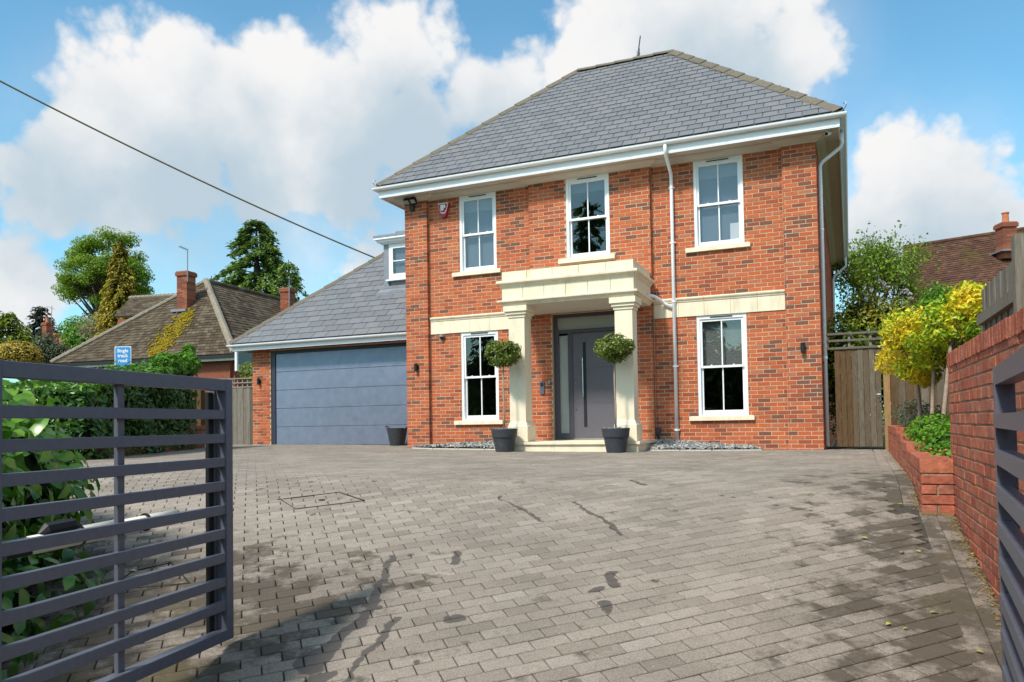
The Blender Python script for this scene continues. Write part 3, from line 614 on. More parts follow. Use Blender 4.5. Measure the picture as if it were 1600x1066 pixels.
# roof
EL, ER, EF = -0.44, RX+0.44, -0.45; TZ = 5.70; YR = 3.05; RISE = 0.945; RZ = TZ+(YR-EF)*RISE; XA = EL+(YR-EF); XB = ER-(YR-EF)
YB = 13.4; ERB = ER+SPL*13.4
rf = MB(); th = 0.05
pf = [(EL, EF, TZ), (ER, EF, TZ), (XB, YR, RZ), (XA, YR, RZ)]
rf.slab([Vector(p) for p in pf], (0, -1, 1), .03)
rf.slab([(ER, EF, TZ), (ERB, YB, TZ), (XB+.05, YB-3.5, RZ), (XB, YR, RZ)], (1, 0, 1), .03)
rf.slab([(EL, 6.55, TZ), (EL, EF, TZ), (XA, YR, RZ)], (-1, 0, 1), .03)
rf.slab([(XA, YR, RZ), (XB, YR, RZ), (1.8, 6.55, TZ), (EL, 6.55, TZ)], (0, 1, 1), .03)
rf.slab([(XB, YR, RZ), (XB+.05, YB-3.5, RZ), (1.8, YB, TZ), (1.8, 6.55, TZ)], (-1, 0, 1), .03)
roof = rf.build('roof', m_slate, house, color=0.1)
def slates(parent, E0, U, V, rows, ext, w, ulo, uhi, start=0.0, nmax=300):
    """overlapping slates: E0 eave corner, U along the eave, V up the slope; ulo/uhi give the limits at a height up the slope"""
    E0 = Vector(E0); U = Vector(U).normalized(); V = Vector(V).normalized(); Nn = U.cross(V).normalized(); items = []; Ls = ext*1.45
    for r in range(rows):
        s0 = start+r*ext; sm = s0+ext*0.5; lo, hi = ulo(sm), uhi(sm); off = (w/2 if r % 2 else 0.0)
        i = math.floor((lo-off)/w)
        while off+i*w < hi:
            p = max(lo, off+i*w); q = min(hi, off+(i+1)*w); i += 1
            if q-p < 0.04: continue
            tilt = 0.020/Ls; Vt = (V+Nn*(-tilt)).normalized(); Nt = U.cross(Vt)
            c = E0+U*((p+q)/2)+V*(s0+Ls/2)+Nn*(0.018+random.uniform(-.0015, .0015))
            items.append((frame(U, Vt, Nt, c), q-p-0.011, Ls, 0.011, random.random()*0.999))
    pieces(parent, 'slate', m_slate, items, nmax, 0.0015)
SL = math.hypot(YR-EF, RZ-TZ); cosr = (YR-EF)/SL
slates(roof, (0, EF, TZ), (1, 0, 0), (0, YR-EF, RZ-TZ), 22, SL/22, 0.265, lambda s: EL+s*cosr, lambda s: ER-s*cosr)
def hip_tiles(parent, p, q, n, up, w=0.115, drop=0.062, start=0, mat=None):
    """angled capping tiles laid end to end, each lapping the next"""
    p = Vector(p); q = Vector(q); d = (q-p)/n; X = d.normalized(); Y = Vector(up).cross(X).normalized(); Z = X.cross(Y)
    L_ = d.length*1.08; v = []
    for x, lift in ((0.0, 0.018), (L_, 0.0)):
        for yy, zz in ((-w, -drop), (0, 0.028), (w, -drop), (w, -drop-.016), (0, 0.010), (-w, -drop-.016)): v.append((x, yy, zz+lift))
    fc = [(0, 1, 7, 6), (1, 2, 8, 7), (2, 3, 9, 8), (3, 4, 10, 9), (4, 5, 11, 10), (5, 0, 6, 11), (0, 5, 4, 1), (1, 4, 3, 2), (6, 7, 10, 11), (7, 8, 9, 10)]
    me = bpy.data.meshes.new('hip_tile'); me.from_pydata(v, [], fc); me.materials.append(mat or m_hip)
    for i in range(n):
        o = link('hip_tile', me, parent, color=random.random()); o.matrix_basis = frame(X, Y, Z, p+d*i+Z*random.uniform(0, .004))
hz = 0.045
hip_tiles(roof, (EL+.02, EF+.02, TZ+hz-.01), (XA, YR, RZ+hz), 12, (0, 0, 1)); hip_tiles(roof, (ER-.02, EF+.02, TZ+hz-.01), (XB, YR, RZ+hz), 12, (0, 0, 1), w=.135); hip_tiles(roof, (XA, YR, RZ+hz), (XB, YR, RZ+hz), 5, (0, 0, 1))
for (x_, y_) in ((EL+.04, EF+.03), (ER-.02, EF+.03)):      # hip irons
    sg = -1 if x_ < 0 else 1
    MB().tube([(x_, y_, TZ+.02), (x_+sg*.05, y_-.05, TZ+.03), (x_+sg*.085, y_-.085, TZ+.09), (x_+sg*.06, y_-.06, TZ+.145), (x_+sg*.035, y_-.035, TZ+.12)], .008, 6).build('hip_iron', m_metalgrey, roof)
# door set in the porch
dx0, dx1, dz0, dz1 = DOOR[0], DOOR[1], 0.178, DOOR[3]; dy = 0.085
fr = MB(); fr.box(dx0, dx0+.075, dy, dy+.09, dz0, dz1); fr.box(dx1-.075, dx1, dy, dy+.09, dz0, dz1); fr.box(dx0+.075, dx1-.075, dy+.001, dy+.09, dz1-.07, dz1); fr.box(dx0+.075, dx1-.075, dy+.001, dy+.09, 2.31, 2.385); fr.box(dx0+.075, dx0+.36, dy+.001, dy+.089, dz0, dz0+.13); fr.box(dx0+.30, dx0+.40, dy+.002, dy+.09, dz0, 2.31); fr.box(dx0+.075, dx0+.11, dy+.002, dy+.089, dz0, 2.31)
door = fr.build('front_door', m_doorf, house)
MB().box(dx0+.075, dx1-.075, dy+.04, dy+.05, 2.385, dz1-.07).build('transom_pane', m_frost, door)
MB().box(dx0+.11, dx0+.30, dy+.04, dy+.05, dz0+.13, 2.27).build('sidelight_pane', m_frost, door)
lf = MB(); lx0, lx1 = dx0+.40, dx1-.08
for k in range(3): zz0 = dz0+.03+k*0.70; lf.box(lx0, lx1, dy+.015, dy+.07, zz0, min(zz0+0.697, 2.30))
lf.build('door_leaf', m_doorp, door)
MB().box(lx0+.21, lx0+.275, dy+.011, dy+.02, dz0+.25, 2.12).build('handle_recess', m_black, door)
MB().tube([(lx0+.215, dy-.03, dz0+.85), (lx0+.215, dy-.03, 1.80)], .011, 8).build('pull_handle', m_steel, door)
for z in (.78, 1.30): MB().lathe([(.001, 0), (.012, 0), (.012, .02), (.001, .02)], (lx0+.05, dy+.005, z), 10).build('lock_cylinder', m_steel, door)
MB().box(lx0, lx1, dy-.015, dy+.014, dz0+.004, dz0+.028).build('threshold', m_steel, door)
# porch
porch = MB(); PX0, PX1, PF = 2.90, 5.42, -1.32
porch.box(PX0+.06, PX1-.06, PF+.06, -0.012, 2.74, 3.34); porch_o = porch.build('porch', m_stone, house)
def ring(z0, z1, o, n, name='stone_block', gap=0.008):
    """a course of stone blocks round the three sides of the porch roof"""
    xs = np.linspace(PX0-o, PX1+o, n+1)
    for i, (p, q) in enumerate(zip(xs, xs[1:])):
        MB().box(p+(0 if i == 0 else gap/2), q-(0 if i == n-1 else gap/2), PF-o, PF+.2, z0, z1).build(name, m_stone, porch_o)
    for xa, xb in ((PX0-o, PX0+.1), (PX1-.1, PX1+o)):
        MB().box(xa, xb, PF+.2+gap, -0.45, z0, z1).build(name, m_stone, porch_o); MB().box(xa, xb, -0.45+gap, -0.014, z0, z1).build(name, m_stone, porch_o)
ring(3.19, 3.365, 0.0, 5); ring(2.83, 3.075, 0.0, 6)
def moulding(z, prof, n, name):
    pth = [(PX0, -0.014), (PX0, PF), (PX1, PF), (PX1, -0.014)]; xs = np.linspace(PX0, PX1, n+1)
    for i, (p, q) in enumerate(zip(xs, xs[1:])):
        path = [(p+.0015, PF), (q-.0015, PF)]
        if i == 0: path = [(PX0, -0.014), (PX0, PF), (q-.0015, PF)]
        if i == n-1: path = [(p+.0015, PF), (PX1, PF), (PX1, -0.014)]
        MB().sweep(path, [(o, z+h) for o, h in prof]).build(name, m_stone, porch_o)
moulding(3.075, [(-.04, .0), (.010, .0), (.012, .022), (.030, .026), (.032, .050), (.052, .056), (.085, .066), (.088, .10), (.082, .112), (-.04, .114)], 5, 'cornice_moulding')
moulding(2.735, [(-.04, -.01), (.0, -.01), (.002, .018), (.022, .022), (.024, .042), (.044, .047), (.075, .056), (.078, .082), (.07, .090), (-.04, .093)], 5, 'architrave_moulding')
MB().box(PX0+.02, PX1-.02, PF+.03, -.02, 2.715, 2.74).build('porch_ceiling', m_offwhite, porch_o)
for cx in (3.165, 5.215):
    c = MB(); h = 0.16; cy_ = PF+.20
    def sq(hh, z0, z1, t=0): c.box(cx-hh, cx+hh, cy_-hh, cy_+hh, z0, z1, t)
    sq(h, 0.55, 1.52); sq(h-.004, 1.52, 1.526); sq(h, 1.526, 2.50)
    colm = c.build('column', m_stone, porch_o)
    b = MB().sweep([(cx-h, cy_-h), (cx+h, cy_-h), (cx+h, cy_+h), (cx-h, cy_+h), (cx-h, cy_-h)][::1], [(-.03, .18), (.048, .18), (.048, .465), (.030, .490), (.024, .515), (.010, .535), (.004, .560), (-.03, .562)]); b.build('column_base', m_stone, colm)
    for k, (zz, o) in enumerate(((2.50, .018), (2.555, .046), (2.61, .076))):
        MB().box(cx-h-o, cx+h+o, cy_-h-o, cy_+h+o, zz+.002, zz+(.055 if k < 2 else .105)).build('capital_step', m_stone, colm)
st = MB().box(PX0+.02, PX1+.05, PF-.10, 0.09, -0.25, 0.125); step = st.build('porch_step', m_stone, house)
for p, q in zip(np.linspace(PX0-.02, PX1+.09, 6), np.linspace(PX0-.02, PX1+.09, 6)[1:]):
    MB().box(p+.001, q-.001, PF-.15, PF+.25, .128, .176).build('step_slab', m_stone, step)
    MB().box(p+.001+(0.04 if p < 2.9 else 0), q-.001-(.04 if q > 5.5 else 0), PF-.112, PF-.05, -.2, .124).build('step_riser_block', m_stone, step)
MB().box(PX0-.02, PX1+.09, PF+.251, 0.088, .126, .175).build('porch_floor', m_stone, step)
MB().tube([(5.40, -.33, 2.86), (5.50, -.33, 2.86), (5.55, -.27, 2.85), (5.62, -.05, 2.80), (5.68, .04, 2.74), (5.82, .042, 2.66)], .032, 10).build('overflow_pipe', m_white, porch_o, smooth=True)

# ------------------------------------------------------------------ the garage wing
GY = 2.0; GX0 = -6.11
garage = thing('garage_wing', (-3.0, GY, 0), 'single-storey garage wing with grey-blue sectional door joining the left side of the brick house', 'garage')
gb = MB(); gop = [(-5.48, 0.0, -0.4, 2.60)]
gi = brick_items((0, GY, 0), (1, 0, 0), (0, -1, 0), GX0, 0.0, -0.15, 2.70, gop, depth=0.1)+brick_items((GX0, 0, 0), (0, -1, 0), (-1, 0, 0), -8.5, -GY, -.15, 2.70, (), depth=.1)
wall_cells(gb, (0, GY, 0), (1, 0, 0), (0, -1, 0), GX0+.004, 0.0, -.3, 2.70, gop, .007, .25); wall_cells(gb, (GX0, 0, 0), (0, -1, 0), (-1, 0, 0), -8.5, -GY-.004, -.3, 2.70, (), .007, .25)
gwall = gb.build('wall', m_mortar, garage); pieces(gwall, 'brick', m_brick, gi, 300, .003)
g = MB(); g.box(-5.48, -5.345, GY+.03, GY+.15, 0.02, 2.60); g.box(-5.345, 0.0, GY+.031, GY+.149, 2.52, 2.60)
gdf = g.build('garage_door', m_gframe, garage)
for k in range(5):
    z0, z1 = 0.045+k*0.495, 0.045+(k+1)*0.495-.006
    M = frame((1, 0, 0), (0, 0, 1), (0, -1, 0), (-2.67, GY+.075, (z0+z1)/2)); me = bpy.data.meshes.new('door_panel'); me.from_pydata(cham_verts(5.34, z1-z0, .04, .008), [], CF); me.materials.append(m_gdoor)
    o = link('door_panel', me, gdf); o.matrix_basis = M
MB().box(-5.345, 0, GY+.08, GY+.10, .02, .045).build('door_seal', m_black, gdf)
gout = [(GX0, 8.5), (GX0, GY), (-0.02, GY)]
MB().sweep(gout, [(-.1, 2.705), (.34, 2.705), (.34, 2.72), (-.1, 2.72)]).build('soffit', m_offwhite, garage)
MB().sweep(gout, [(.342, 2.615), (.365, 2.615), (.365, 2.76), (.342, 2.76)]).build('fascia', m_white, garage)
ggp = [(o-GO+.42, z-GZ+2.775) for o, z in gp]
ggut = MB().sweep(gout, ggp).build('gutter', m_white, garage)
gutter_unions(ggut, [-6.2, -4.8, -3.6, -2.4, -1.2], GY-.42, 2.775, GR)
GE, GT = GY-.41, 2.80; GL = GX0-.41; GRISE = math.tan(R(42.3)); GYR = GE+4.2; GRZ = GT+4.2*GRISE
gr = MB(); gr.slab([(GL, GE, GT), (0, GE, GT), (0, GYR, GRZ), (GL+4.2, GYR, GRZ)], (0, -1, 1), .03); gr.slab([(GL, 10, GT), (GL, GE, GT), (GL+4.2, GYR, GRZ)], (-1, 0, 1), .03); gr.slab([(GL+4.2, GYR, GRZ), (0, GYR, GRZ), (0, 10, GT), (GL, 10, GT)], (0, 1, 1), .03)
groof = gr.build('roof', m_slate, garage, color=.1)
gsl = math.hypot(4.2, 4.2*GRISE); gc = 4.2/gsl
slates(groof, (0, GE, GT), (1, 0, 0), (0, 1, GRISE), 22, gsl/22, .42, lambda s: GL+s*gc, lambda s: -0.005)
hip_tiles(groof, (GL, GE, GT+.04), (GL+4.2, GYR, GRZ+.04), 14, (0, 0, 1), w=.11)
# dormer on the garage roof
DY = 3.18; dxl = -2.60; dm = MB(); zb = 4.26
dm.box(dxl, dxl+.16, DY+.012, DY+1.3, zb-.1, 5.44); dm.box(dxl+.16, -.02, DY+.06, DY+1.3, zb-.1, 4.42)
dorm = dm.build('dormer', m_lead, garage)
MB().sweep([(dxl, DY+2.4), (dxl, DY), (-.02, DY)], [(-.1, 5.44), (.04, 5.44), (.06, 5.47), (.13, 5.49), (.13, 5.53), (.19, 5.55), (.19, 5.60), (-.1, 5.60)]).build('dormer_cornice', m_white, dorm)
MB().box(dxl-.20, -.02, DY-.20, DY+2.4, 5.602, 5.66).build('dormer_roof', m_lead, dorm)
MB().box(dxl+.35, -.02, DY+.05, DY+2.2, 5.662, 5.78).build('roof_upstand', m_lead, dorm)
wf = MB(); wx0 = dxl+.17
for a in (wx0, wx0+.60, wx0+1.2): wf.box(a, a+.07, DY, DY+.07, 4.47, 5.44)
wf.box(wx0+.07, wx0+1.2, DY+.001, DY+.069, 4.47, 4.54); wf.box(wx0+.07, wx0+1.2, DY+.001, DY+.069, 5.37, 5.44)
for a in (wx0+.07, wx0+.67): wf.box(a, a+.06, DY-.012, DY+.05, 4.54, 5.37); wf.box(a+.47, a+.53, DY-.012, DY+.05, 4.54, 5.37); wf.box(a+.06, a+.47, DY-.011, DY+.05, 4.54, 4.62); wf.box(a+.06, a+.47, DY-.011, DY+.05, 5.31, 5.37); wf.box(a+.06, a+.47, DY-.005, DY+.045, 4.955, 4.98)
dw = wf.build('dormer_window', m_white, dorm)
MB().box(wx0-.06, -.02, DY-.07, DY+.08, 4.43, 4.468).build('dormer_sill', m_white, dorm)
MB().box(wx0+.07, wx0+1.2, DY+.02, DY+.024, 4.54, 5.37).build('dormer_pane', m_glass, dorm)
MB().box(wx0+.02, wx0+1.3, DY+.10, DY+.104, 4.5, 5.42).build('net_curtain', m_blindg, dorm)
fl = MB(); fl.slab([(dxl-.06, DY-.30, GT+(DY-.30-GE)*GRISE+.035), (-.02, DY-.30, GT+(DY-.30-GE)*GRISE+.035), (-.02, DY+.10, GT+(DY+.10-GE)*GRISE+.035), (dxl-.06, DY+.10, GT+(DY+.10-GE)*GRISE+.035)], (0, -1, 1), .008); fl.build('lead_flashing', m_lead, dorm)

# ------------------------------------------------------------------ small things fixed to the house
def wall_light(x, y, z, label):
    t = thing('wall_light', (x, y, z-.1), label, 'wall light', 'black up-down wall lights')
    MB().box(x-.035, x+.035, y-.02, y, z-.05, z+.05).build('back_plate', m_black, t)
    b = MB().lathe([(.001, -.09), (.036, -.09), (.038, -.085), (.038, .085), (.036, .09), (.001, .09)], (x, y-.06, z), 16).build('lamp_body', m_black, t, smooth=False)
    MB().lathe([(.001, .0915), (.028, .0915), (.028, .093), (.001, .093)], (x, y-.06, z), 12).build('lens', m_frost, t)
wall_light(.27, 0, 1.77, 'black cylinder wall light on the left brick pier beside the garage door'); wall_light(8.11, 0, 1.77, 'black cylinder wall light on the right brick pier near the corner downpipe'); wall_light(-5.85, GY, 1.79, 'black cylinder wall light on the brick pier left of the garage door')
al = thing('alarm_box', (.94, REC, 5.0), 'red and white shield-shaped alarm bell box beside the upper left window', 'alarm box')
def shield(w, h, y0, y1, cx, cz):
    p = [(-.44, .5), (.44, .5), (.5, .42), (.30, -.30), (.14, -.5), (-.14, -.5), (-.30, -.30), (-.5, .42)]
    mb = MB(); k = len(p); v = [(cx+a*w, y0, cz+b*h) for a, b in p]+[(cx+a*w*.93, y1, cz+b*h*.93) for a, b in p]
    return mb.add(v, [tuple(range(k)), tuple(range(2*k-1, k-1, -1))]+[(i, (i+1) % k, (i+1) % k+k, i+k) for i in range(k)])
shield(.27, .33, REC-.002, REC-.06, .945, 5.14).build('base', m_red, al); shield(.255, .235, REC-.058, REC-.072, .945, 5.18).build('cover', m_signw, al); shield(.222, .185, REC-.0725, REC-.076, .945, 5.180).build('badge', m_red, al)
tm = text_mesh('lettering', 'IP', .155, m_signw, .002, .008); o = link('lettering', tm, al); o.matrix_basis = Matrix.Translation((.945, REC-.078, 5.187)) @ Matrix.Rotation(R(90), 4, 'X')
fl_ = thing('floodlight', (.20, 0, 5.25), 'black twin floodlight with sensor under the left eave', 'floodlight')
MB().box(.16, .26, -.06, 0, 5.20, 5.34).build('bracket', m_black, fl_)
for xx in (.12, .27): MB().obox(Matrix.Translation((xx+.03, -.13, 5.40)) @ Matrix.Rotation(R(-35), 4, 'X'), .13, .12, .06).build('lamp_head', m_black, fl_); MB().obox(Matrix.Translation((xx+.03, -.155, 5.366)) @ Matrix.Rotation(R(-35), 4, 'X'), .10, .09, .012).build('lens', m_frost, fl_)
def dome_cam(x, y, z, label, bullet=None):
    t = thing('security_camera', (x, y, z), label, 'camera', 'security cameras on the house')
    if bullet:
        MB().lathe([(.001, 0), (.045, 0), (.045, .02), (.001, .02)], (x, y, z+.05), 14).build('mount', m_white, t); d = Vector(bullet).normalized(); p = Vector((x, y, z+.01))
        MB().tube([p-d*.06, p+d*.07], .038, 14).build('body', m_white, t); MB().tube([p+d*.0705, p+d*.074], .030, 14).build('lens', m_black, t)
    else:
        MB().lathe([(.001, .045), (.055, .045), (.055, .0), (.045, -.01), (.001, -.01)], (x, y-.05, z), 16).build('mount', m_metalgrey, t)
        MB().lathe([(.042, -.01), (.04, -.03), (.028, -.048), (.001, -.055)], (x, y-.05, z), 16).build('dome', m_black, t, smooth=True)
dome_cam(.86, REC, 2.41, 'small dark dome camera below the stone band left of the window'); dome_cam(8.62, -.22, 5.43, 'white bullet camera under the soffit at the right corner', (-.5, -1, -.45))
so = thing('outdoor_socket', (5.49, REC, .30), 'grey covered outdoor socket low on the wall beside the porch', 'socket')
MB().box(5.435, 5.535, REC-.06, REC-.008, .28, .40).build('box', m_pot, so); MB().tube([(5.49, REC-.03, .28), (5.50, REC-.05, .2), (5.52, REC-.04, .12)], .02, 8).build('cable', m_black, so)
kp = thing('entry_keypad', (3.2, 0, 1.2), 'slim grey plate on the brick wall left of the front door', 'keypad'); MB().box(3.13, 3.22, -.028, -.004, 1.10, 1.36).build('plate', m_gate, kp)
MB().box(3.145, 3.205, -.031, -.0285, 1.26, 1.33).build('screen', m_darkglass, kp)
bl_ = thing('door_bell', (3.33, 0, 1.3), 'small pale door bell on the brick beside the door frame', 'bell'); MB().box(3.31, 3.345, -.025, -.004, 1.30, 1.39).build('body', m_metalgrey, bl_); MB().lathe([(.001, .0), (.01, .0), (.01, .004), (.001, .004)], (3.3275, -.027, 1.34), 10).build('button', m_signw, bl_)
ae = thing('roof_aerial', (4.53, YR, RZ), 'thin metal aerial standing on the roof ridge of the brick house', 'aerial')
MB().tube([(4.53, YR+.2, RZ-.3), (4.53, YR+.2, RZ+.38)], .018, 6).build('mast', m_pot, ae); MB().tube([(4.50, YR+.2, RZ+.2), (4.57, YR+.2, RZ+.66)], .015, 6).build('boom', m_pot, ae)
MB().tube([(4.46, YR+.2, RZ+.20), (4.56, YR+.2, RZ+.24)], .012, 6).build('clamp', m_metalgrey, ae); MB().tube([(4.49, YR+.2, RZ+.22), (4.47, YR+.2, RZ+.32)], .010, 6).build('reflector', m_metalgrey, ae)

# ------------------------------------------------------------------ potted bay trees, tub, slate beds
def bay_tree(x, y, label, seed):
    global rng
    z = gzf(x, y); t = thing('potted_bay_tree', (x, y, z), label, 'potted tree', 'clipped bay trees either side of the porch')
    MB().lathe([(.001, 0), (.155, 0), (.165, .01), (.205, .24), (.212, .255), (.222, .262), (.226, .275), (.240, .385), (.244, .40), (.240, .42), (.226, .42), (.218, .37), (.001, .36)], (x, y, z), 36).build('pot', m_pot, t, smooth=False)
    ch = MB()
    for i in range(110):
        a = random.uniform(0, 6.28); r = .205*math.sqrt(random.random()); M = Matrix.Translation((x+r*math.cos(a), y+r*math.sin(a), z+.385+random.uniform(-.01, .03))) @ Matrix.Rotation(random.uniform(0, 6.28), 4, Vector(unit(1)[0]))
        ch.obox(M, random.uniform(.03, .06), random.uniform(.02, .04), random.uniform(.006, .014), random.random())
    ch.build('slate_chips', m_chip, t, kind='stuff')
    w = .008
    MB().tube([(x, y, z+.36), (x+w, y, z+.8), (x-w, y+w, z+1.2), (x, y, z+1.62)], [.019, .017, .015, .013], 8).build('trunk', m_palebark, t, smooth=True)
    c = (x, y, z+1.81); blobs = [(c, .31, .31, .25)]+[((x+.25*d[0], y+.25*d[1], c[2]+.19*d[2]), .12, .12, .10) for d in unit(26)]
    crown = foliage('crown', blobs, 4400, .056, m_bay, t, shell=.5, asp=.42, jit=.9, up=.25, q=1)
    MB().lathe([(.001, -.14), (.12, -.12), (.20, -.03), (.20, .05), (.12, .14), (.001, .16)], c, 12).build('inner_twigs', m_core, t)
bay_tree(3.05, -1.66, 'clipped round bay tree in grey pot in front of the left porch column', 1); bay_tree(5.14, -1.66, 'clipped round bay tree in grey pot in front of the right porch column', 2)
tx, ty = -1.22, 1.55; tz = gzf(tx, ty)
tub = thing('garden_tub', (tx, ty, tz), 'dark grey flexible garden tub standing by the garage door', 'tub')
MB().lathe([(.001, 0), (.17, 0), (.175, .01), (.255, .41), (.262, .415), (.262, .425), (.248, .425), (.17, .03), (.001, .03)], (tx, ty, tz), 28).build('bucket', m_pot, tub)
MB().tube([(tx-.25, ty-.07, tz+.41), (tx-.30, ty-.05, tz+.47), (tx-.30, ty+.05, tz+.47), (tx-.25, ty+.07, tz+.41)], .014, 7).build('handle', m_pot, tub)
MB().tube([(tx+.25, ty-.07, tz+.41), (tx+.29, ty-.05, tz+.44), (tx+.29, ty+.05, tz+.44), (tx+.25, ty+.07, tz+.41)], .014, 7).build('handle', m_pot, tub)
def slate_bed(poly, wallside, label):
    """low bank of slate chippings against the wall, held by a stone edging"""
    cx = sum(p[0] for p in poly)/len(poly); cy2 = sum(p[1] for p in poly)/len(poly)
    bx0, bx1 = min(p[0] for p in poly), max(p[0] for p in poly); by0, by1 = min(p[1] for p in poly), max(p[1] for p in poly)
    t = thing('slate_chipping_bed', (cx, cy2, gzf(cx, cy2)), label, 'gravel bed')
    def inside(x, y):
        c = False
        for (xa, ya), (xb, yb) in zip(poly, poly[1:]+poly[:1]):
            if (ya > y) != (yb > y) and x < (xb-xa)*(y-ya)/(yb-ya)+xa: c = not c
        return c
    def hgt(x, y): return gzf(x, y)+.035+.16*max(0, (y-by0)/(by1-by0))*wallside(x)
    b = MB(); n = 14
    v = [(x, y, hgt(x, y)-.015) for x, y in poly]; b.poly(v); b.build('bank', m_sand, t)
    ch = MB(); k = 0
    while k < 1500:
        x, y = random.uniform(bx0, bx1), random.uniform(by0, by1)
        if not inside(x, y): continue
        k += 1; M = Matrix.Translation((x, y, hgt(x, y)+random.uniform(-.004, .018))) @ Matrix.Rotation(random.gauss(0, .5), 4, 'X') @ Matrix.Rotation(random.gauss(0, .5), 4, 'Y') @ Matrix.Rotation(random.uniform(0, 6.28), 4, 'Z')
        ch.obox(M, random.uniform(.03, .075), random.uniform(.02, .045), random.uniform(.008, .018), random.random()*.999)
    ch.build('chippings', m_chip, t, kind='stuff')
    for (xa, ya), (xb, yb) in zip(poly, poly[1:]):
        if max(ya, yb) > -.03 and min(ya, yb) > -.03: continue
        n = max(1, int(math.hypot(xb-xa, yb-ya)/.5))
        for i in range(n):
            p = (xa+(xb-xa)*(i+.01)/n, ya+(yb-ya)*(i+.01)/n); q = (xa+(xb-xa)*(i+.99)/n, ya+(yb-ya)*(i+.99)/n)
            MB().beam((*p, gzf(*p)-.008), (*q, gzf(*q)-.008), .05, .06).build('edging_stone', m_edging, t)
slate_bed([(2.92, .06), (.62, .06), (.30, -.28), (1.0, -.62), (2.92, -.95)], lambda x: .9*max(0, min(1, (x-.3)/2.4)), 'bank of grey slate chippings below the left ground-floor window')
slate_bed([(5.52, .06), (5.52, -.85), (6.6, -.72), (7.42, -.40), (7.10, .06)], lambda x: .9*max(0, min(1, (7.4-x)/1.9)), 'bank of grey slate chippings right of the porch below the downpipe')

# ------------------------------------------------------------------ driveway gates
def gate(far, near, ztop, zbot, n, label, midpos, side):
    """leaf of level bars: far end stile, near stile, n bars between; side gives the face turned to the drive"""
    far = Vector((*far, 0)); near = Vector((*near, 0)); d = (far-near); Ln = d.length; X = d.normalized(); Yv = Vector((-X.y, X.x, 0)); t = thing('driveway_gate', ((far.x+near.x)/2, (far.y+near.y)/2, zbot), label, 'gate', 'dark grey barred driveway gates')
    def bar(name, a, b, z0, z1, y0=-.022, y1=.022):
        c = near+X*((a+b)/2)+Yv*((y0+y1)/2)+Vector((0, 0, (z0+z1)/2)); v = cham_verts(b-a, z1-z0, y1-y0, .002)
        me = bpy.data.meshes.new(name); me.from_pydata(v, [], CF); me.materials.append(m_gate); o = link(name, me, t); o.matrix_basis = frame(X, (0, 0, 1), X.cross(Vector((0, 0, 1))), c); o.matrix_parent_inverse = Matrix.Translation(-t.location); return o
    bar('end_stile', Ln-.055, Ln, zbot, ztop, -.03, .03); bar('hinge_stile', 0, .06, zbot, ztop, -.03, .03)
    bar('top_rail', .06, Ln-.055, ztop-.062, ztop-.002, -.028, .028); bar('bottom_rail', .06, Ln-.055, zbot, zbot+.055, -.028, .028)
    pitch = (ztop-.062-zbot-.055)/(n+1)
    for i in range(n):
        zc = zbot+.055+pitch*(i+1); bar('slat', .055, Ln-.052, zc-.0235, zc+.0235, -.012 if side > 0 else -.024, .036 if side > 0 else .012)
    zl = [zbot+.055]+[zbot+.055+pitch*(i+1) for i in range(n)]+[ztop-.062]
    bar('mid_stile', Ln*midpos-.02, Ln*midpos+.02, zbot+.055, ztop-.062, -.0245 if side > 0 else .004, -.004 if side > 0 else .0245)
    return t, X, Yv, near, Ln, bar
lg = gate((5.70, -11.25), (5.91, -12.64), 0.760, -0.592, 9, 'dark grey barred metal driveway gate standing open on the left', .47, -1)
t, X, Yv, near, Ln, bar = lg
o = bar('safety_edge', Ln-.115, Ln-.075, -.56, .69, .033, .052); o.data.materials.clear(); o.data.materials.append(m_black)
bar('edge_plate', Ln-.07, Ln-.01, -.55, .70, .031, .062)
rg = gate((9.19, -11.27), (9.055, -12.75), 0.668, -0.66, 9, 'dark grey barred metal gate folded back along the brick wall on the right', .42, 1)
ac = thing('gate_actuator', (5.2, -12.0, -.2), 'cream tubular gate opener arm with black bracket behind the left gate', 'gate opener')
pa, pb = at(45, 853, 3.15), at(276, 806, 3.78)
MB().tube([pa, pa+(pb-pa)*.55], .040, 14).build('motor_tube', m_armw, ac, smooth=True); MB().tube([pa+(pb-pa)*.55, pb], .033, 14).build('front_tube', m_armw, ac, smooth=True)
for f_ in (.30, .75): MB().tube([pa+(pb-pa)*f_, pa+(pb-pa)*(f_+.015)], .043, 14).build('clamp_ring', m_black, ac)
MB().beam(pa+(pb-pa)*.0, pa-(pb-pa)*.14, .05, .07).build('rear_bracket', m_black, ac); MB().tube([pa+(pb-pa)*.06+Vector((0, 0, .035)), pa+(pb-pa)*.10+Vector((0, 0, .05)), pa+(pb-pa)*.26+Vector((0, 0, .052)), pa+(pb-pa)*.31+Vector((0, 0, .035))], [.012, .032, .030, .012], 8).build('cable_cover', m_black, ac)

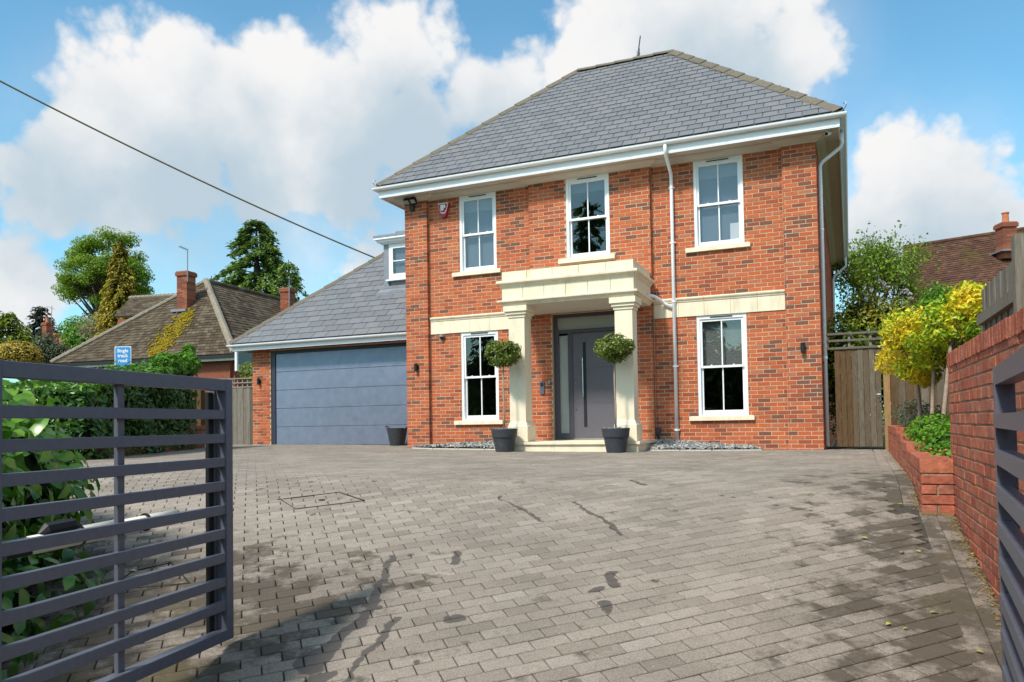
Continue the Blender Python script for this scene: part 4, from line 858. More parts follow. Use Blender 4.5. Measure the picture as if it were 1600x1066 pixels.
# ------------------------------------------------------------------ garden wall and planter on the right
gw = thing('garden_wall', (9.53, -10.6, -.6), 'orange-red brick garden wall with brick-on-edge coping along the right of the drive', 'wall')
WX = 9.43; YN, YF = -13.4, -7.78; base0 = -1.2
gwb = MB(); wall_cells(gwb, (WX, 0, 0), (0, -1, 0), (-1, 0, 0), -YF, -YN, base0, .975, (), .006, .215); gwo = gwb.build('wall_core', m_gmortar, gw)
it = brick_items((WX, 0, 0), (0, -1, 0), (-1, 0, 0), -YF, -YN, base0, .86, (), depth=.102, zbot=lambda u: gzf(9.3, -u)-.08)
it += brick_items((WX, YF, 0), (1, 0, 0), (0, 1, 0), 0.0, .215, base0, .86, (), depth=.1) if False else []
u = -YF
while u < -YN:
    c = Vector((WX-.004+.108, -(u+.0375), .925)); it.append((frame((0, -1, 0), (0, 0, 1), (-1, 0, 0), c+Vector((random.uniform(-.003, .003), 0, random.uniform(-.002, .002)))), .066, .104, .222, random.random()*.999)); u += .075
pieces(gwo, 'brick', m_gbrick, it, 300, .004)
pl = thing('brick_planter', (9.3, -4.0, 0), 'low stepped red brick planter edging between driveway and shrubs', 'planter')
steps = [(-7.89, -6.02, .19), (-6.02, -4.98, .255), (-4.98, -3.78, .32), (-3.78, -.25, .385)]
Up = Vector((0.0244, 1, 0)).normalized(); Np = Vector((-1, .0244, 0)).normalized(); Ur = -Up; O0 = Vector((planter_x(0), 0, 0)); pit_ = []
pcore = MB()
for y0, y1, zt in steps:
    wall_cells(pcore, O0, Ur, Np, -y1, -y0-.006, -.35, zt-.105, (), .006, .21)
    pit_ += brick_items(O0, Ur, Np, -y1, -y0, -.3, zt-.112, (), depth=.1, zbot=lambda u: gzf(9.1, -u)-.07)
    u = -y1+.002
    while u < -y0-.02:
        c = O0+Ur*(u+.0375)+Vector((0, 0, zt-.051))-Np*.107; pit_.append((frame(Ur, Vector((0, 0, 1)), Np, c), .066, .102, .222, random.random()*.999)); u += .075
pc = pcore.build('planter_core', m_gmortar, pl)
px = planter_x(-7.89)
for zz in (-.225, -.15, -.075, 0.0):
    r_ = int(round(zz/.075))
    segs = [(0, .1025), (.1125, .215)] if r_ % 2 else [(0, .215)]
    for a, b in segs: pit_.append((frame((1, 0, 0), (0, 0, 1), (0, -1, 0), (px+(a+b)/2+.002, -7.893+.045, zz+.0375+.0)), b-a-.004, .066, .1, random.random()*.999))
pieces(pc, 'brick', m_gbrick, pit_, 300, .004)
sm = MB(); sm.poly([(planter_x(-7.7)+.2, -7.75, .12), (11.2, -7.75, .12), (11.2, .3, .30), (planter_x(0)+.2, .3, .30)]); sm.build('soil', m_soil, pl)

def shrub(name, blobs, n, size, mat, label, cat, group=None, q=1, core=True, stems=None, **kw):
    c = blobs[0][0]; zmin = min(b[0][2]-b[3] for b in blobs); t = thing(name, (c[0], c[1], zmin), label, cat, group)
    foliage('foliage', blobs, n, size, mat, t, q=q, **kw)
    if core:
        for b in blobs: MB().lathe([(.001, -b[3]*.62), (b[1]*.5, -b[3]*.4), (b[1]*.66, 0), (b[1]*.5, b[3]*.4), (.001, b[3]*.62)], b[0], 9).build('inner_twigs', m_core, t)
    if stems:
        for pts, rr in stems: MB().tube(pts, rr, 7).build('stem', m_palebark, t, smooth=True)
    return t
# low shrubs in the planter
shrub('planter_shrub', [((9.62, -6.2, .22), .30, .9, .25), ((9.55, -7.1, .10), .22, .45, .22), ((9.60, -5.1, .32), .30, .7, .22)], 4600, .05, m_spring, 'bushy bright green shrub filling the planter against the brick wall', 'shrub', asp=.6, jit=.8, up=.5)
shrub('heather_shrub', [((9.62, -2.6, .50), .28, .45, .26), ((9.66, -3.4, .48), .3, .4, .22)], 1500, .045, m_greyleaf, 'straggly grey-green shrub at the far end of the planter by the fence post', 'shrub', asp=.4, core=False, jit=1.2)
fl_pts = thing('red_flower_cluster', (9.45, -7.2, .1), 'tiny orange-red flowers low in the planter beside the brick end', 'flowers'); mbf = MB()
for i in range(12): mbf.lathe([(.001, -.012), (.014, 0), (.001, .012)], (9.38+random.uniform(-.04, .1), -7.3+random.uniform(-.3, .4), .12+random.uniform(-.12, .14)), 7)
mbf.build('petals', m_terra, fl_pts)
# three standard trees with gold and green heads
def standard_tree(cen, foot, rr, label, bias, n=3600):
    x, y, z = cen; z0 = foot.z-.08; t = thing('standard_tree', (foot.x, foot.y, z0), label, 'tree', 'gold-leaved standard trees in the planter')
    fx, fy = foot.x, foot.y; zb_ = z-rr*.75
    MB().tube([(fx, fy, z0), (fx+.01, fy, z0+.35), (fx+(x-fx)*.35-.01, fy+(y-fy)*.35, zb_), (x+(fx-x)*.4, y+(fy-y)*.4, z-rr*.2)], [.027, .023, .02, .015], 8).build('trunk', m_palebark, t, smooth=True)
    bx, by = fx+(x-fx)*.35, fy+(y-fy)*.35
    for k in range(6):
        a = k*1.05; MB().tube([(bx, by, zb_), ((bx+x)/2+rr*.35*math.cos(a), (by+y)/2+rr*.35*math.sin(a), z-rr*.35), (x+rr*.8*math.cos(a), y+rr*.8*math.sin(a), z+rr*.05)], [.012, .009, .004], 6).build('branch', m_bark, t)
    ztop = z+rr*.62
    c = np.array((x, y, ztop-rr*.62)); blobs = [(tuple(c), rr*.85, rr*.85, rr*.68)]+[(tuple(c+d*np.array((rr*.82, rr*.82, rr*.66))), rr*.36, rr*.36, rr*.30) for d in unit(20)]
    ph = unit(1)[0]*3.1
    foliage('crown', blobs, int(n*2.2), .064, m_gold, t, shell=.55, asp=.42, jit=1.0, up=.35, tvar=.42, tmid=lambda P: np.clip(bias+.26*np.sin(P@np.array((5.0, 3.1, 4.3))+ph[0])+.20*np.sin(P@np.array((-3.7, 6.1, 7.7))+ph[1]), -.1, .65))
standard_tree(at(1434, 546, 9.4), at(1438, 690, 9.4), .52, 'gold-leaved standard tree nearest the side gate above the planter', .46)
standard_tree(at(1476, 512, 8.8), at(1456, 690, 8.8), .56, 'green-centred gold standard tree in the middle of the planter row', .27)
standard_tree(at(1518, 498, 8.1), at(1474, 690, 8.1), .42, 'yellow-tipped standard tree closest to the brick garden wall', .34, 2400)
# boundary fence behind the wall
def board_fence(p, q, z0, z1f, bw, mat, label, cat='fence', group=None, posts=(), rails=(), rail_side=1, dz=None, name='board_fence', lap=.008):
    p = Vector((*p, 0)); q = Vector((*q, 0)); d = q-p; X = d.normalized(); Y = Vector((-X.y, X.x, 0)); n = max(1, int(d.length/bw)); t = thing(name, ((p.x+q.x)/2, (p.y+q.y)/2, z0), label, cat, group)
    for i in range(n):
        c = p+X*((i+.5)*d.length/n); z1 = (z1f(i/n) if callable(z1f) else z1f)+random.uniform(-.012, .012)
        m = MB().obox(frame(X, Y, (0, 0, 1), c+Y*(lap*(i % 2))+Vector((0, 0, (z0+z1)/2))), d.length/n-.004, .016, z1-z0)
        m.build('board', mat, t, color=random.random())
    for s in posts:
        c = p+X*s; zp = (z1f(s/d.length) if callable(z1f) else z1f)+.06; MB().obox(frame(X, Y, (0, 0, 1), c-Y*rail_side*.07+Vector((0, 0, (z0+zp)/2))), .09, .09, zp-z0).build('post', m_wood, t, color=.4)
    for z in rails: MB().beam(p-Y*rail_side*.035+Vector((0, 0, z)), q-Y*rail_side*.035+Vector((0, 0, z)), .045, .085).build('rail', m_wood, t, color=.2)
    return t
board_fence((9.80, -12.6), (9.80, -7.0), .3, 1.56, .11, m_wood, 'weathered grey board fence standing behind the orange brick garden wall', posts=(.4, 2.1, 3.80), rails=(1.30, .75), rail_side=-1)
board_fence((9.82, -6.98), (10.75, .3), .1, 1.40, .11, m_wood, 'shaded weathered fence behind the gold-leaved standard trees', rails=(1.1,), rail_side=-1)
# side gate and fence beside the house
sg = thing('side_gate', (8.98, .3, 0), 'weathered brown boarded side gate with metal latch plate right of the house', 'gate')
for i in range(8):
    a = 8.615+i*.0925; MB().box(a, a+.0865, .30+.007*(i % 2), .325+.007*(i % 2), .015, 1.735+random.uniform(-.004, .004)).build('board', m_wood2, sg, color=min(1, .05+(i > 2)*.45+random.random()*.3))
MB().box(8.60, 9.37, .335, .37, .25, .35).build('ledge', m_wood2, sg); MB().box(8.60, 9.37, .335, .37, 1.40, 1.50).build('ledge', m_wood2, sg)
MB().box(9.315, 9.345, .292, .299, .80, 1.02).build('latch_plate', m_steel, sg); MB().tube([(9.33, .292, .92), (9.33, .25, .92), (9.27, .25, .92)], .008, 6).build('latch_handle', m_steel, sg)
gp_ = thing('gate_post', (9.43, .31, 0), 'amber timber gate post between side gate and boarded fence', 'post'); MB().box(9.385, 9.485, .27, .37, -.1, 1.72).build('shaft', m_post, gp_); MB().box(9.380, 9.490, .265, .375, 1.72, 1.735).build('cap', m_post, gp_)
tr = thing('timber_trellis', (8.98, .31, 1.74), 'weathered timber rail trellis above the side gate', 'trellis')
for z in (1.755, 1.89, 2.01): MB().beam((8.46, .29, z), (9.50, .29, z), .03, .038).build('rail', m_wood, tr, color=.6)
for xx in (8.5, 8.86, 9.20, 9.44): MB().box(xx-.02, xx+.02, .31, .335, 1.74, 2.03).build('upright', m_wood, tr, color=.3)
board_fence((9.49, .31), (11.6, .36), -.05, 1.70, .115, m_wood2, 'brown boarded fence behind the planter right of the gate post', rails=(1.5,), rail_side=-1)
# big shrub and bare tree beyond the side gate
shrub('photinia_shrub', [((8.75, 1.7, 1.5), .45, .6, 1.2), ((8.95, 2.3, 1.3), .7, .7, 1.45), ((9.5, 2.1, 1.6), .85, .7, 1.3), ((10.15, 2.2, 1.5), .7, .7, 1.25), ((9.15, 2.3, 2.55), .55, .5, .5), ((9.8, 2.3, 2.45), .5, .5, .45)], 11000, .085, m_olive, 'large olive-green shrub with orange tips beyond the side gate', 'shrub', asp=.5, jit=1.0, up=.4, tvar=.5, tmid=lambda P: np.where(P[:, 2] > 2.25, .46, .20)+.12*np.sin(P[:, 0]*4+P[:, 2]*3))
lil = thing('lilac_sprays', (10.1, 3.6, 2.2), 'arching sprays of pale pink blossom in front of the olive shrub', 'blossom')
for (ua, va, ub, vb) in ((1374, 440, 1398, 468), (1412, 455, 1423, 466)):
    pts = [at(ua+(ub-ua)*f_, va+(vb-va)*f_-6*math.sin(math.pi*f_), 15.2) for f_ in np.linspace(0, 1, 9)]
    MB().tube(pts, .008, 5).build('stem', m_bark, lil); foliage('blossom', [(p, .045, .045, .04) for p in pts[::2]], 90, .045, m_pink, lil, shell=.9, asp=.8)
def twig_tree(base, h, n, spread, mat_leaf, nleaf, size, label, name='tree', group=None, cat='tree', twr=.05, asp=.6, bias=None, crown_r=None):
    """branching tree: trunk, limbs and twigs as tapered tubes, small leaf faces along the twigs"""
    base = Vector(base); t = thing(name, base, label, cat, group); tw = MB(); tips = []
    def grow(p, d, l, r, lev):
        k = 4; pts = [p]; dd = d.copy()
        for i in range(k):
            dd = (dd+Vector(unit(1)[0])*.16+Vector((0, 0, .05))).normalized(); pts.append(pts[-1]+dd*(l/k))
        tw.tube(pts, [r*(1-.45*i/k) for i in range(k+1)], 6 if lev < 2 else 4, cap=False)
        if lev >= n: tips.extend([(pts[i]+(pts[i+1]-pts[i])*random.random()) for i in range(k) for _ in range(2)]); return
        for j in range(4 if lev else 5):
            f_ = .35+.65*random.random(); q = pts[min(k, int(f_*k))]; a = random.uniform(0, 6.28)
            s_ = dd.cross(Vector((math.cos(a), math.sin(a), .2))).normalized(); grow(q, (dd*.75+s_*spread).normalized(), l*random.uniform(.55, .75), r*.5, lev+1)
    grow(base, Vector((0, 0, 1)), h*.42, twr, 0)
    tw.build('trunk', m_bark, t)
    if nleaf:
        T = np.array([tuple(p) for p in tips]); P = T[rng.integers(0, len(T), nleaf)]+rng.normal(size=(nleaf, 3))*size*1.6; Nl = unit(nleaf); Nl[:, 2] = abs(Nl[:, 2])+.3; A = unit(nleaf); Ln = size*rng.uniform(.6, 1.3, nleaf)
        link('crown', leaf_mesh('crown', P, A, Nl, Ln, Ln*asp, rng.random(nleaf), mat_leaf), t)
    return t
twig_tree((9.75, 13.6, 1.5), 6.6, 4, .50, m_lime, 6500, .11, 'half-leaved twiggy tree behind the shrub right of the house', 'twiggy_tree', twr=.11)
twig_tree((9.35, 15.0, 1.5), 7.4, 4, .6, m_peach, 700, .07, 'nearly bare grey tree rising just right of the house side', 'bare_tree', twr=.10)

# ------------------------------------------------------------------ far house on the right
def tile_plane(parent, A, B, C_, D_, rows, mat, w=.18, name='roof_tiles'):
    """lapped tile courses over the quad A-B (eave) D-C (ridge) as one part of tiles"""
    A, B, C_, D_ = map(Vector, (A, B, C_, D_)); mb = MB(); Nn = (B-A).cross(D_-A).normalized()
    if Nn.z < 0: Nn = -Nn
    for r in range(rows):
        f0, f1 = r/rows, (r+1.25)/rows; f1 = min(f1, 1.0); p0, p1 = A.lerp(D_, f0), B.lerp(C_, f0); q0, q1 = A.lerp(D_, f1), B.lerp(C_, f1); n = max(1, int((p1-p0).length/w)); t0 = .5*(r % 2)/n
        for i in range(n+1):
            a, b = max(0, i/n-t0), min(1, (i+.96)/n-t0)
            if b-a < .2/n: continue
            lift = Nn*(.035+random.uniform(-.008, .008)); low = Nn*.012
            v = [p0.lerp(p1, a)+lift, p0.lerp(p1, b)+lift, q0.lerp(q1, b)+low, q0.lerp(q1, a)+low, p0.lerp(p1, a), p0.lerp(p1, b)]
            mb.add(v, [(0, 1, 2, 3), (4, 5, 1, 0)], random.random()*.999)
    return mb.build(name, mat, parent, kind='stuff')
def chimney(parent, c, w, d, z0, z1, mat, name='chimney', pot=True, rot=0.0):
    M = Matrix.Translation((c[0], c[1], 0)) @ Matrix.Rotation(rot, 4, 'Z'); mb = MB(); z = z0; r = 0
    while z < z1-.15:
        h = .075; off = .0; n = max(1, int(w/.225)); 
        for s_ in range(n+1):
            a = -w/2+max(0, (s_-.5*(r % 2))*w/n); b = -w/2+min(w, (s_+1-.5*(r % 2))*w/n)
            if b-a < .03: continue
            mb.obox(M @ Matrix.Translation(((a+b)/2, 0, z+h/2)), b-a-.01, d, h-.01, random.random()*.999)
        z += h; r += 1
    mb.obox(M @ Matrix.Translation((0, 0, z+.075)), w+.09, d+.09, .15, .3); mb.obox(M @ Matrix.Translation((0, 0, z+.17)), w+.03, d+.03, .05, .6)
    core = MB().obox(M @ Matrix.Translation((0, 0, (z0+z)/2)), w-.02, d-.02, z-z0).build(name, m_gmortar, parent); mb.build('chimney_bricks', mat, core, kind='stuff')
    if pot: MB().lathe([(.13, 0), (.115, .1), (.11, .36), (.135, .38), (.135, .42), (.10, .42), (.10, .1)], (c[0], c[1], z+.19), 12).build('chimney_pot', m_terra, core)
    return core
DRr = 30.0
rh = thing('tiled_house', at(1500, 520, DRr), 'dark brown tiled roof with brick chimney beyond the fence on the right', 'house')
e0, e1, r1, r0 = at(1420, 500, DRr-3), at(1660, 470, DRr-3), at(1660, 350, DRr+1.0), at(1412, 388, DRr+1.0)
MB().slab([e0-Vector((0, 0, .02)), e1-Vector((0, 0, .02)), r1-Vector((0, 0, .02)), r0-Vector((0, 0, .02))], (0, -.6, .8), .1).build('roof', m_redtile, rh, color=.1)
tile_plane(rh, e0, e1, r1, r0, 34, m_redtile, .2)
gx = Vector((.3, .9, 0)); MB().add([e0+Vector((.08, 0, -.08)), r0+Vector((.08, 0, -.08)), r0+gx*4-Vector((0, 0, 3.2)), r0+gx*4-Vector((0, 0, 7)), e0-Vector((-.1, 0, 4))], [(0, 1, 2, 3, 4)]).build('gable_wall', m_oldbrick, rh)
MB().beam(e0-Vector((.05, 0, .05)), r0-Vector((.05, 0, .05)), .05, .22).build('verge_board', m_greyverge if False else m_metalgrey, rh)
MB().slab([e0-Vector((-.2, 0, .2)), e1-Vector((0, 0, .2)), e1-Vector((0, 0, 4.5)), e0-Vector((-.2, 0, 4.5))], (0, -1, 0), .2).build('wall', m_oldbrick, rh, color=.4)
for i in range(22):
    a = r0.lerp(r1, i/22); b = r0.lerp(r1, (i+.97)/22); MB().tube([a+Vector((0, 0, .02)), b+Vector((0, 0, .02))], .10, 8).build('ridge_tile', m_redtile, rh, color=random.random())
cc = at(1573, 395, DRr-.6); chimney(rh, cc, .52, .52, cc.z-.25, at(1573, 352, DRr-.6).z, m_oldbrick, rot=.35)
MB().obox(Matrix.Translation((cc.x, cc.y, cc.z+.02)) @ Matrix.Rotation(.35, 4, 'Z'), .85, .85, .06).build('lead_flashing', m_lead, rh)
rr2 = thing('gabled_roof_edge', at(1640, 380, 40), 'red tiled roof end just beyond the chimney at the right edge', 'house')
a, b = at(1588, 372, 42), at(1690, 335, 42); MB().slab([a, b, b-Vector((0, -2, 2)), a-Vector((0, -2, 2))], (0, 1, 1), .15).build('roof', m_oldbrick, rr2, color=.5); MB().slab([a-Vector((0, 0, .2)), b-Vector((0, 0, .2)), b-Vector((0, 0, 5)), a-Vector((0, 0, 5))], (0, -1, 0), .2).build('wall', m_oldbrick, rr2, color=.2)

# ------------------------------------------------------------------ left side: hedges, fence, sign
def hedge_box(name, p, q, th, z0, z1, n, size, mat, label, group=None, q_=1, light_top=True, ztop=None):
    """clipped hedge along p-q: leaf faces over an uneven box, dark twigs inside"""
    p = np.array((*p, 0.0)); q = np.array((*q, 0.0)); d = q-p; L_ = np.linalg.norm(d); X = d/L_; Y = np.array((-X[1], X[0], 0)); t = thing(name, Vector((p+q)/2+np.array((0, 0, z0))), label, 'hedge', group)
    H = z1-z0; areas = np.array([L_*H, L_*H, L_*th, th*H, th*H]); idx = rng.choice(5, n, p=areas/areas.sum()); a = rng.random(n); b = rng.random(n); P = np.zeros((n, 3)); Nn = np.zeros((n, 3))
    for k in range(5):
        m = idx == k
        if k < 2: s = 1 if k else -1; P[m] = p+X*(a[m, None]*L_)+Y*(s*th/2)+np.array((0, 0, 1))*(z0+b[m, None]*H); Nn[m] = Y*s
        elif k == 2: P[m] = p+X*(a[m, None]*L_)+Y*((b[m, None]-.5)*th)+np.array((0, 0, z1)); Nn[m] = (0, 0, 1)
        else: s = 1 if k == 4 else -1; P[m] = (p if k == 3 else q)+Y*((a[m, None]-.5)*th)+np.array((0, 0, 1))*(z0+b[m, None]*H); Nn[m] = X*s
    lump = (np.sin(P@np.array((2.1, 1.3, 2.7)))+np.sin(P@np.array((-1.2, 2.9, 1.9))+1))*.05+rng.normal(size=n)*.05
    P = P+Nn*lump[:, None]; Nl = Nn+unit(n)*.75; Nl[:, 2] += .35; A = np.cross(Nl, unit(n)); Ln = size*rng.uniform(.7, 1.3, n)
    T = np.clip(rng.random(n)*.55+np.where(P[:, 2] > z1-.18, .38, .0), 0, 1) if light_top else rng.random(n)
    k0, k1 = ztop or (1.0, 1.0); P[:, 2] = z0+(P[:, 2]-z0)*(k0+(k1-k0)*np.clip(((P-p)@X)/L_, 0, 1))
    link('foliage', leaf_mesh('foliage', P, A, Nl, Ln, Ln*.42, T, mat, q_), t)
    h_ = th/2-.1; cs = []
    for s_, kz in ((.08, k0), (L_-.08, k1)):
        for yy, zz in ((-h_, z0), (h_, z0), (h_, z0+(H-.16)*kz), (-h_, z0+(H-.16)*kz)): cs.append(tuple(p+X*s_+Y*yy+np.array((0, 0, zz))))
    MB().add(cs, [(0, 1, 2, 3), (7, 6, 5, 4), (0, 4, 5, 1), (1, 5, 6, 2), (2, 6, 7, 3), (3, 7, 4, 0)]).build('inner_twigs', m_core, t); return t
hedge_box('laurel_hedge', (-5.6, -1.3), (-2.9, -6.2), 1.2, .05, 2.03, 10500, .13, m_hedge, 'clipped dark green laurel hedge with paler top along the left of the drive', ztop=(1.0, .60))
shrub('hedge_sprouts', [((-5.2, -1.2, 2.02), .35, .35, .28), ((-4.7, -2.2, 1.98), .3, .3, .2), ((-5.4, -.9, 2.3), .16, .16, .25)], 1300, .12, m_spring, 'fresh bright green shoots growing out of the hedge top near the trellis', 'shrub', core=False, asp=.45)
shrub('climbing_shrub', [((-7.2, 3.6, 2.25), .9, .4, .35), ((-6.6, 3.0, 2.1), .35, .3, .28)], 1100, .11, m_olive, 'sparse climbing shrub behind the trellis beside the garage', 'shrub', core=False, asp=.45)
lw = thing('low_brick_wall', (-4.6, -1.6, 0), 'low weathered brick retaining wall at the foot of the laurel hedge', 'wall')
lp, lq = Vector((-5.35, -.45, 0)), Vector((-2.6, -5.5, 0)); lu = (lq-lp).normalized(); ln = Vector((-lu.y, lu.x, 0))
ln = ln if ln.x > 0 else -ln; lu2 = Vector((0, 0, 1)).cross(ln)
Ol = lp if lu2.dot(lu) > 0 else lq; Ll = (lq-lp).length; cb = MB(); itl = []
for a, b, zt in ((0, 1.1, .60), (1.1, 2.3, .45), (2.3, Ll, .22)):
    u0, u1 = (a, b) if Ol is lp else (Ll-b, Ll-a)
    wall_cells(cb, Ol, lu2, ln, u0, u1, -.2, zt, (), .006, .2); itl += brick_items(Ol, lu2, ln, u0, u1, -.1, zt, (), depth=.1)
lwc = cb.build('wall_core', m_gmortar, lw); pieces(lwc, 'brick', m_oldbrick, itl, 300, .004)
board_fence((-7.55, 1.85), (-6.13, 2.05), .05, 1.62, .10, m_wood, 'pale weathered board gate between hedge and garage pier', cat='fence', rails=(1.3,), rail_side=-1)
MBp = thing('fence_post', (-7.6, 1.6, 0), 'dark timber post where the hedge meets the boarded fence', 'post'); MB().box(-7.75, -7.58, 1.6, 1.76, 0, 1.66).build('shaft', m_wood2, MBp); MB().box(-8.6, -7.75, 1.55, 1.6, 0, 1.62).build('panel', m_wood2, MBp)
tl = thing('square_trellis', (-7.0, 2.0, 1.63), 'square lattice trellis on top of the weathered fence by the garage', 'trellis')
for k, z in enumerate((1.66, 1.78, 1.90)): MB().beam((-8.7, 1.72, z), (-6.13, 2.07, z), .018, .034).build('lath', m_wood, tl, color=1.0)
for i in range(17): f_ = i/16.5+.01; MB().box(-8.7+2.57*f_-.018, -8.7+2.57*f_+.018, 1.735+.35*f_, 1.75+.35*f_, 1.64, 1.92).build('lath', m_wood, tl, color=.95)
# near laurel behind the left gate: the leaves that show largest are pieces of their own
nl = thing('laurel_bush', (4.0, -11.6, -.75), 'glossy large-leaved laurel bush behind the open left gate', 'bush')
blobs = [((3.35, -11.2, .10), .80, .8, .90), ((3.75, -11.95, .06), .90, .75, .92), ((4.35, -12.65, -.02), .85, .7, 1.0), ((2.75, -10.8, .05), .6, .7, .80), ((3.70, -11.65, -.60), .98, 1.0, .60), ((4.25, -12.2, -.70), .75, .8, .55), ((2.4, -10.4, -.05), .7, .6, .75)]
nL = 8000; P, Nn = cloud_pts(blobs, nL, .40); keep = P[:, 2] > gz(P[:, 0], P[:, 1])+.02; P, Nn = P[keep], Nn[keep]; nL = len(P)
Nl = Nn+unit(nL)*.6; Nl[:, 2] += .45; A = np.cross(Nl, unit(nL)); A[:, 2] -= .25; Ln = .150*rng.uniform(.65, 1.3, nL); T = np.clip(rng.random(nL)*.55+np.clip((P[:, 2]+.1)*.45, 0, .45), 0, 1)  # tint rises with height: the sunlit top is painted into the leaf colour
A = A/np.linalg.norm(A, axis=1, keepdims=True); key = np.array([seen(p)[0]*1e3+seen(p)[1]-.4*np.dot(Nn[i], (CAM-p)/np.linalg.norm(CAM-p)) for i, p in enumerate(P)]); order = np.argsort(key); big = order[:300]; rest = order[300:]
proto = leaf_mesh('leaf', np.zeros((1, 3)), np.array([[1., 0, 0]]), np.array([[0, 0, 1.]]), np.array([1.]), np.array([.44]), np.array([0.]), m_laurel, 2)
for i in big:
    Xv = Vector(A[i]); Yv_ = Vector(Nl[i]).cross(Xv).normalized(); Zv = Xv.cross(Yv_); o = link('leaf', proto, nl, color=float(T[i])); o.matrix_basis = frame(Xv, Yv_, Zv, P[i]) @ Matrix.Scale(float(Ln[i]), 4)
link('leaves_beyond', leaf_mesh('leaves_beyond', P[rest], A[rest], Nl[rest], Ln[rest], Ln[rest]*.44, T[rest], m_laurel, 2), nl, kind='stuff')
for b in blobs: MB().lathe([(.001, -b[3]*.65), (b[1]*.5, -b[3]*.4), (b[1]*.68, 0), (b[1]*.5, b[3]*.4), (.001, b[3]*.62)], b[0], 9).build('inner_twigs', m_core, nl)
for k in range(7): p = Vector((random.uniform(2.6, 3.4), random.uniform(-12.2, -11.2), -.9)); MB().tube([p, p+Vector((.05, .05, .6)), p+Vector((random.uniform(-.2, .2), random.uniform(-.2, .2), 1.1))], [.02, .015, .006], 6).build('stem', m_bark, nl)
# road sign beyond the hedge
SD = 21.0; sp_ = at(192, 560, SD); sgn = thing('road_sign', (sp_.x, sp_.y, 0), 'blue road sign with white lettering showing above the hedge', 'sign')
Xs = Vector(_rt); Ns_ = Vector((math.sin(YAW), -math.cos(YAW), 0)); Zs = Vector((0, 0, 1))
def sign_plate(w, h, off, mat, name, rad=.03):
    pts = []
    for (cx, cz, a0) in ((w/2-rad, h/2-rad, 0), (-w/2+rad, h/2-rad, 90), (-w/2+rad, -h/2+rad, 180), (w/2-rad, -h/2+rad, 270)):
        for k in range(5): a = R(a0+k*22.5); pts.append(sp_+Xs*(cx+rad*math.cos(a))+Zs*(cz+rad*math.sin(a))+Ns_*off)
    return MB().slab(pts, Ns_, .006).build(name, mat, sgn)
sign_plate(.455, .66, 0, m_signw, 'border'); sign_plate(.415, .62, .008, m_signb, 'face')
tm = text_mesh('lettering', 'Single\ntrack\nroad', .135, m_signw, .001, .003, 1.0); o = link('lettering', tm, sgn); o.matrix_basis = frame(Xs, Zs, Ns_, sp_+Ns_*.0105+Zs*.07); o.matrix_parent_inverse = Matrix.Translation(-sgn.location)
MB().tube([(sp_.x, sp_.y+.03, -.2), (sp_.x, sp_.y+.03, sp_.z+.3)], .03, 8).build('post', m_metalgrey, sgn)

# ------------------------------------------------------------------ bungalow on the left
BD = 29.0; bun = thing('bungalow', at(220, 640, BD+4), 'old brown tiled hipped bungalow with brick chimney and yellow moss streak', 'house')
A_, B_ = at(80, 566, 30.4), at(366, 556, 27.6); zA = (A_.z+B_.z)/2; A_.z = zA; B_.z = zA; mid = (A_+B_)/2; ab = (B_-A_).normalized(); nb = Vector((-ab.y, ab.x, 0)); half = (B_-A_).length/2
APX = mid+nb*half*.98+Vector((0, 0, 0)); tgt = at(322, 441, 1.0); dirv = (tgt-Vector(CAM)); 
# apex: on the sight line to the ridge end, as close as possible to the hip's own geometry
kk = ((mid+nb*half)-Vector(CAM)).dot(Vector(_fw)); APX = at(322, 441, kk)
RL = 9.0; RE = APX+nb*RL; Cb = B_+nb*(half*2+RL); Db = A_+nb*(half*2+RL)
rfb = MB(); rfb.slab([A_, B_, APX], (ab.cross((APX-A_))).normalized(), .08); rfb.slab([B_, Cb, RE, APX], ((Cb-B_).cross(APX-B_)).normalized(), .08); rfb.slab([Db, A_, APX, RE], ((A_-Db).cross(APX-Db)).normalized(), .08); rfb.slab([Cb, Db, RE], (0, 0, 1), .08)
rfo = rfb.build('roof', m_rooftile, bun, color=.1)
tile_plane(bun, A_, B_, APX, APX, 30, m_rooftile, .2); tile_plane(bun, B_, Cb, RE, APX, 26, m_rooftile, .26, 'side_roof_tiles')
def caps(parent, p, q, n, mat, r=.13):
    for i in range(n): MB().tube([p.lerp(q, i/n)+Vector((0, 0, .04)), p.lerp(q, (i+1.0)/n)+Vector((0, 0, .055))], [r, r*1.08], 8).build('ridge_tile', mat, parent, color=random.random())
caps(bun, A_, APX, 24, m_ridge, .10); caps(bun, B_, APX, 18, m_ridge); caps(bun, APX, RE, 22, m_rooftile, .11)
inn = .45; A2 = A_+ab*inn+nb*inn; B2 = B_-ab*inn+nb*inn; C2 = Cb-ab*inn-nb*inn; D2 = Db+ab*inn-nb*inn
bw = MB()
for p, q in ((A2, B2), (B2, C2), (C2, D2), (D2, A2)): bw.beam(Vector((p.x, p.y, zA/2-.12)), Vector((q.x, q.y, zA/2-.12)), .25, zA+.1)
bw.build('wall', m_oldbrick, bun, color=.3)
MB().sweep([(p.x, p.y) for p in (A_, B_, Cb)], [(-.02, zA-.12), (.07, zA-.12), (.07, zA-.02), (-.02, zA-.02)]).build('gutter', m_black, bun)
MB().sweep([(p.x, p.y) for p in (A_, B_, Cb)], [(-.05, zA-.22), (-.021, zA-.22), (-.021, zA-.03), (-.05, zA-.03)]).build('fascia', m_offwhite, bun)
def on_plane(u, v, P0, n):
    d = Vector(ray(u, v)); c = Vector(CAM); k = (P0-c).dot(n)/d.dot(n); return c+d*k
nF = ab.cross(APX-A_).normalized(); nF = nF if nF.z > 0 else -nF
nS = (Cb-B_).cross(APX-B_).normalized(); nS = nS if nS.z > 0 else -nS
